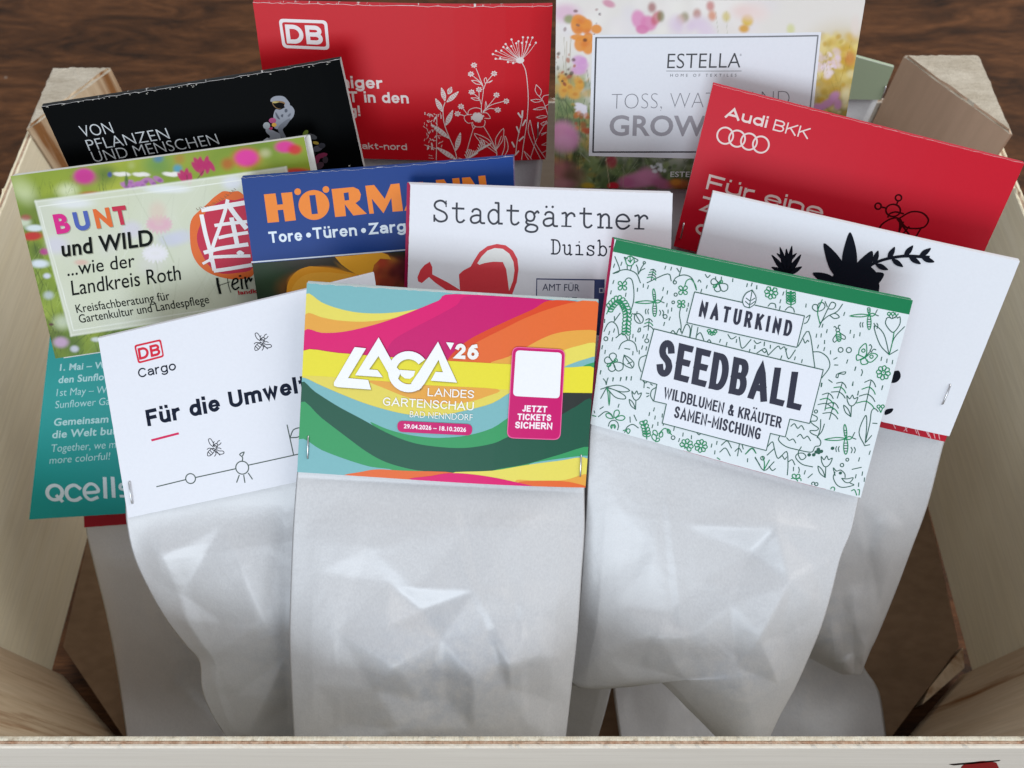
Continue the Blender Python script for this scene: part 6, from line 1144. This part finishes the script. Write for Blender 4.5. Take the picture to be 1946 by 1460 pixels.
for k in range(30): t = k/29; x = 200+t*500; y = 330-t*270+40*math.sin(t*3); hb.append(([(x, y), (x-22-10*math.sin(k*5), y-14-14*math.cos(k*3))], 5))
bu.lines(hb, 5, '8a6a50', 4, Q_, name='logo')
bu.lines([([(455, 1225), (465, 1300), (495, 1420)], 34), ([(470, 1320), (620, 1270)], 8), ([(590, 1225), (605, 1320), (635, 1410)], 8), ([(650, 1310), (720, 1270), (715, 1230), (670, 1240), (650, 1320), (690, 1370), (740, 1340)], 22), ([(770, 1230), (775, 1300), (785, 1360)], 26), ([(755, 1190), (756, 1196)], 30), ([(820, 1210), (830, 1290), (850, 1360)], 24), ([(830, 1290), (870, 1215), (890, 1260), (910, 1225)], 20)], 20, '1f2422', 11, Q_, name='lettering')
bu.text('landkreis', (735, 1440), (1150, 1400), 56, 'c8283c', 11, Q_, weight=.03)
pouch(bu, [(225, 600), (240, 680), (275, 850), (310, 960)], [(635, 560), (640, 640), (640, 800), (630, 960)], bulge=3, seed=91, nx=40, ny=40)

# ================================================================== HOERMANN
ho = Card('hormann', [(458, 338), (975, 297), (985, 610), (502, 655)], .322, 36, .06, .0010, 'seed bag with dark blue header card with big orange lettering over a yellow flower photo', back='9a8aa8', backshift=(.6, -.2), face='1d468c', jag=.00035, fold='1d468c', wear=0.14)
V_ = T(440, 280, .20555)
OR = 'f0913c'; PKL = 'e8a890'
H1 = [(300, 435), (408, 425), (425, 530), (478, 525), (460, 422), (562, 412), (598, 672), (497, 684), (480, 575), (428, 580), (442, 688), (335, 698)]
R1o = [(928, 382), (1130, 362), (1180, 385), (1200, 430), (1190, 480), (1150, 510), (1255, 608), (1130, 625), (1050, 520), (1062, 630), (962, 640)]
R1h = [(1040, 418), (1085, 410), (1092, 482), (1050, 488)]
M1 = [(1240, 350), (1322, 342), (1420, 470), (1475, 335), (1555, 326), (1588, 580), (1492, 588), (1480, 460), (1408, 602), (1300, 468), (1320, 605), (1278, 608)]
def sh1(L): return L
ho.poly(H1, OR, 2, V_, name='lettering'); ho.poly(M1, OR, 2, V_, name='lettering'); ho.poly(R1o, OR, 2, V_, holes=[R1h], name='lettering')
ho.poly(circle(765, 530, 143, 40, ry=138), OR, 2, V_, holes=[[(722, 442), (778, 436), (802, 610), (745, 616)]], name='lettering')
ho.polys([circle(614, 408, 31, 16), circle(876, 386, 31, 16)], OR, 2, V_, 'lettering')
A1 = [(1600, 578), (1700, 318), (1770, 312), (1900, 545), (1810, 555), (1790, 520), (1700, 528), (1690, 570)]
ho.poly(A1, OR, 2, V_, name='lettering')
for x in (1890, 2130):
    d_ = -(x-1890)*.085; ho.poly([(x, 296+d_), (x+75, 290+d_), (x+168, 430+d_), (x+150, 282+d_), (x+215, 276+d_), (x+250, 520+d_), (x+190, 526+d_), (x+70, 380+d_), (x+90, 536+d_), (x+25, 542+d_)], OR, 2, V_, name='lettering')
ho.bold('Tore', (352, 886), (660, 860), 106, .195, 'e4eef6', 2, V_); ho.poly(circle(715, 808, 23, 16), 'e4eef6', 2, V_, name='lettering'); ho.bold('Türen', (760, 846), (1166, 810), 106, .195, 'e4eef6', 2, V_); ho.poly(circle(1224, 762, 23, 16), 'e4eef6', 2, V_, name='lettering'); ho.bold('Zargen', (1278, 800), (1800, 755), 106, .195, 'e4eef6', 2, V_)
def paint_ho(X, Y):
    p = Paint(X, Y, V_, '2c3c2c'); p.blob(400, 1180, 220, 160, '3a5038', .9, .8); p.blob(800, 1050, 330, 110, '4c4640', .8, .9); p.blob(1350, 1000, 300, 200, '3c4230', .9, .7)
    p.blob(1310, 1080, 330, 110, 'e6a83c', .16, 1, 8); p.blob(1050, 1030, 80, 50, '4a463a', .4, .9, 40)
    p.line(940, 1010, 1160, 1170, 44, '4a443a', .95, .3)
    p.blob(820, 1240, 300, 140, 'e2962e', .08, 1, -3); p.blob(700, 1300, 200, 110, 'c86e28', .8, .7); p.blob(900, 1180, 220, 60, 'eaa83c', .8, .6)
    p.blob(560, 1330, 60, 90, '38402c', .8, .8)
    p.scatter(26, (1250, 1030, 1650, 1340), 30, 80, ['a03c30', 'c05a34', '7c2a2c', 'b04438', '5c2024'], 41, .8, .8); p.blob(1600, 1120, 90, 110, '6a2230', .6, .9); p.blob(1385, 1060, 50, 40, 'c04c34', .7, .8); p.blob(1300, 1090, 50, 50, 'dc8c3c', .9, .6)
    return p.C
qphoto = [V_(190, 1076), V_(2655, 858), tuple(ho.quad[2]), tuple(ho.quad[3])]
ho.raster(paint_ho, nx=220, ny=90, quad=qphoto)
ho.poly([(512, 1310), (535, 1225), (610, 1140), (700, 1103), (760, 1097), (900, 1110), (1050, 1140), (1168, 1172), (1100, 1230), (930, 1280), (700, 1340), (530, 1360)], 'eda838', 3, V_, smooth=True, name='flower_print')
ho.poly([(560, 1340), (600, 1240), (700, 1170), (860, 1150), (1000, 1160), (1120, 1180), (930, 1280), (700, 1340)], 'f2b54a', 4, V_, smooth=True, name='flower_print')
ho.poly([(958, 1006), (1020, 1078), (1090, 1128), (1168, 1172), (1300, 1180), (1320, 1080), (1380, 1020), (1480, 1028), (1450, 985), (1380, 958), (1160, 988)], 'efb23e', 3, V_, name='flower_print')
ho.lines([([V_(186, 1064), V_(2650, 846)], 2.6)], 2.6, 'dfe6f0', 3, smooth=False)
plain_pouch(ho, 330, .08, bulge=3, seed=92)

# ================================================================== QCELLS leaflet card and the bag behind it
qc = Card('qcells', [(97, 628), (640, 590), (610, 948), (55, 988)], .366, 38, .04, .0008, 'seed bag with teal header card with white writing, lower left', back='dfe0e2', backshift=(.6, .2), face='23a09c', jag=.00004)
LT = 'b9dcdc'
qc.text('1. Mai – Wir feiern', (318, 568), (740, 541), 36, LT, 1, E_, weight=.022); qc.text('den Sunflower Day', (310, 634), (755, 600), 38, LT, 1, E_, weight=.022)
qc.text('1st May – We love', (300, 702), (695, 674), 38, LT, 1, E_, weight=-.005); qc.text('Sunflower Gardens', (293, 766), (703, 735), 38, LT, 1, E_, weight=-.005)
qc.text('Gemeinsam machen', (285, 860), (785, 824), 40, LT, 1, E_, weight=.022); qc.text('die Welt bunter!', (276, 926), (725, 893), 42, LT, 1, E_, weight=.022)
qc.text('Together, we make', (270, 998), (690, 967), 40, LT, 1, E_, weight=-.005); qc.text('more colorful!', (262, 1060), (582, 1034), 38, LT, 1, E_, weight=-.005)
qc.text('qcells', (242, 1262), (690, 1232), 112, 'd2e2e4', 1, E_, weight=.055, name='logo') if False else None
# word mark drawn as thick rounded strokes
qc.lines([(circle(290, 1212, 40, 20, ry=38), 20, 'c'), ([(300, 1228), (330, 1258)], 18), ([(425, 1190), (395, 1172), (362, 1185), (352, 1215), (368, 1245), (400, 1252), (428, 1238)], 20)], 20, 'd4e2e6', 1, E_, name='logo')
qc.lines([([(452, 1212), (520, 1204), (505, 1172), (475, 1165), (450, 1190), (452, 1225), (480, 1248), (518, 1235)], 18)], 18, 'd4e2e6', 2, E_, name='logo')
qc.lines([([(556, 1132), (560, 1236)], 20), ([(598, 1130), (604, 1232)], 20), ([(680, 1170), (645, 1165), (640, 1188), (680, 1200), (680, 1225), (640, 1228)], 16)], 20, 'd4e2e6', 1, E_, name='logo')
lr = Card('leftred', [(146, 690), (640, 650), (670, 960), (160, 1003)], .376, 37, .04, .0005, 'seed bag whose dark red header peeks out below the teal card', back='7a1420', face='a81f34', jag=.00004)
u = up_px(lr, [(163, 1002), (668, 960)])
pouch(lr, [u[0], (164, 1010), (180, 1080), (200, 1160), (218, 1250), (232, 1340), (244, 1432)], [u[1], (668, 970), (660, 1100), (640, 1200), (620, 1300), (600, 1360), (590, 1432)], bulge=9, seed=95, nx=110, ny=120, nrand=9, lower=.55, items=[(340, 1300, 440, 1400, 3.0, 16, 60), (335, 1240, 330, 1310, 1.5, 40, 30)])

# ================================================================== sage green card in the back corner
sg = Card('sage', [(1180, -18), (1699, 128), (1674, 190), (1150, 176)], .415, 20, -.10, .0003, 'pale sage green header card in the back right corner beside the post', back='a8b89c', face='bccbae', jag=.00002, name='seed_bag')
sg.staple((1215, 452), (1190, 520), T(1246, 0, .35971))
plain_pouch(sg, 200, .02, bulge=3, seed=96)
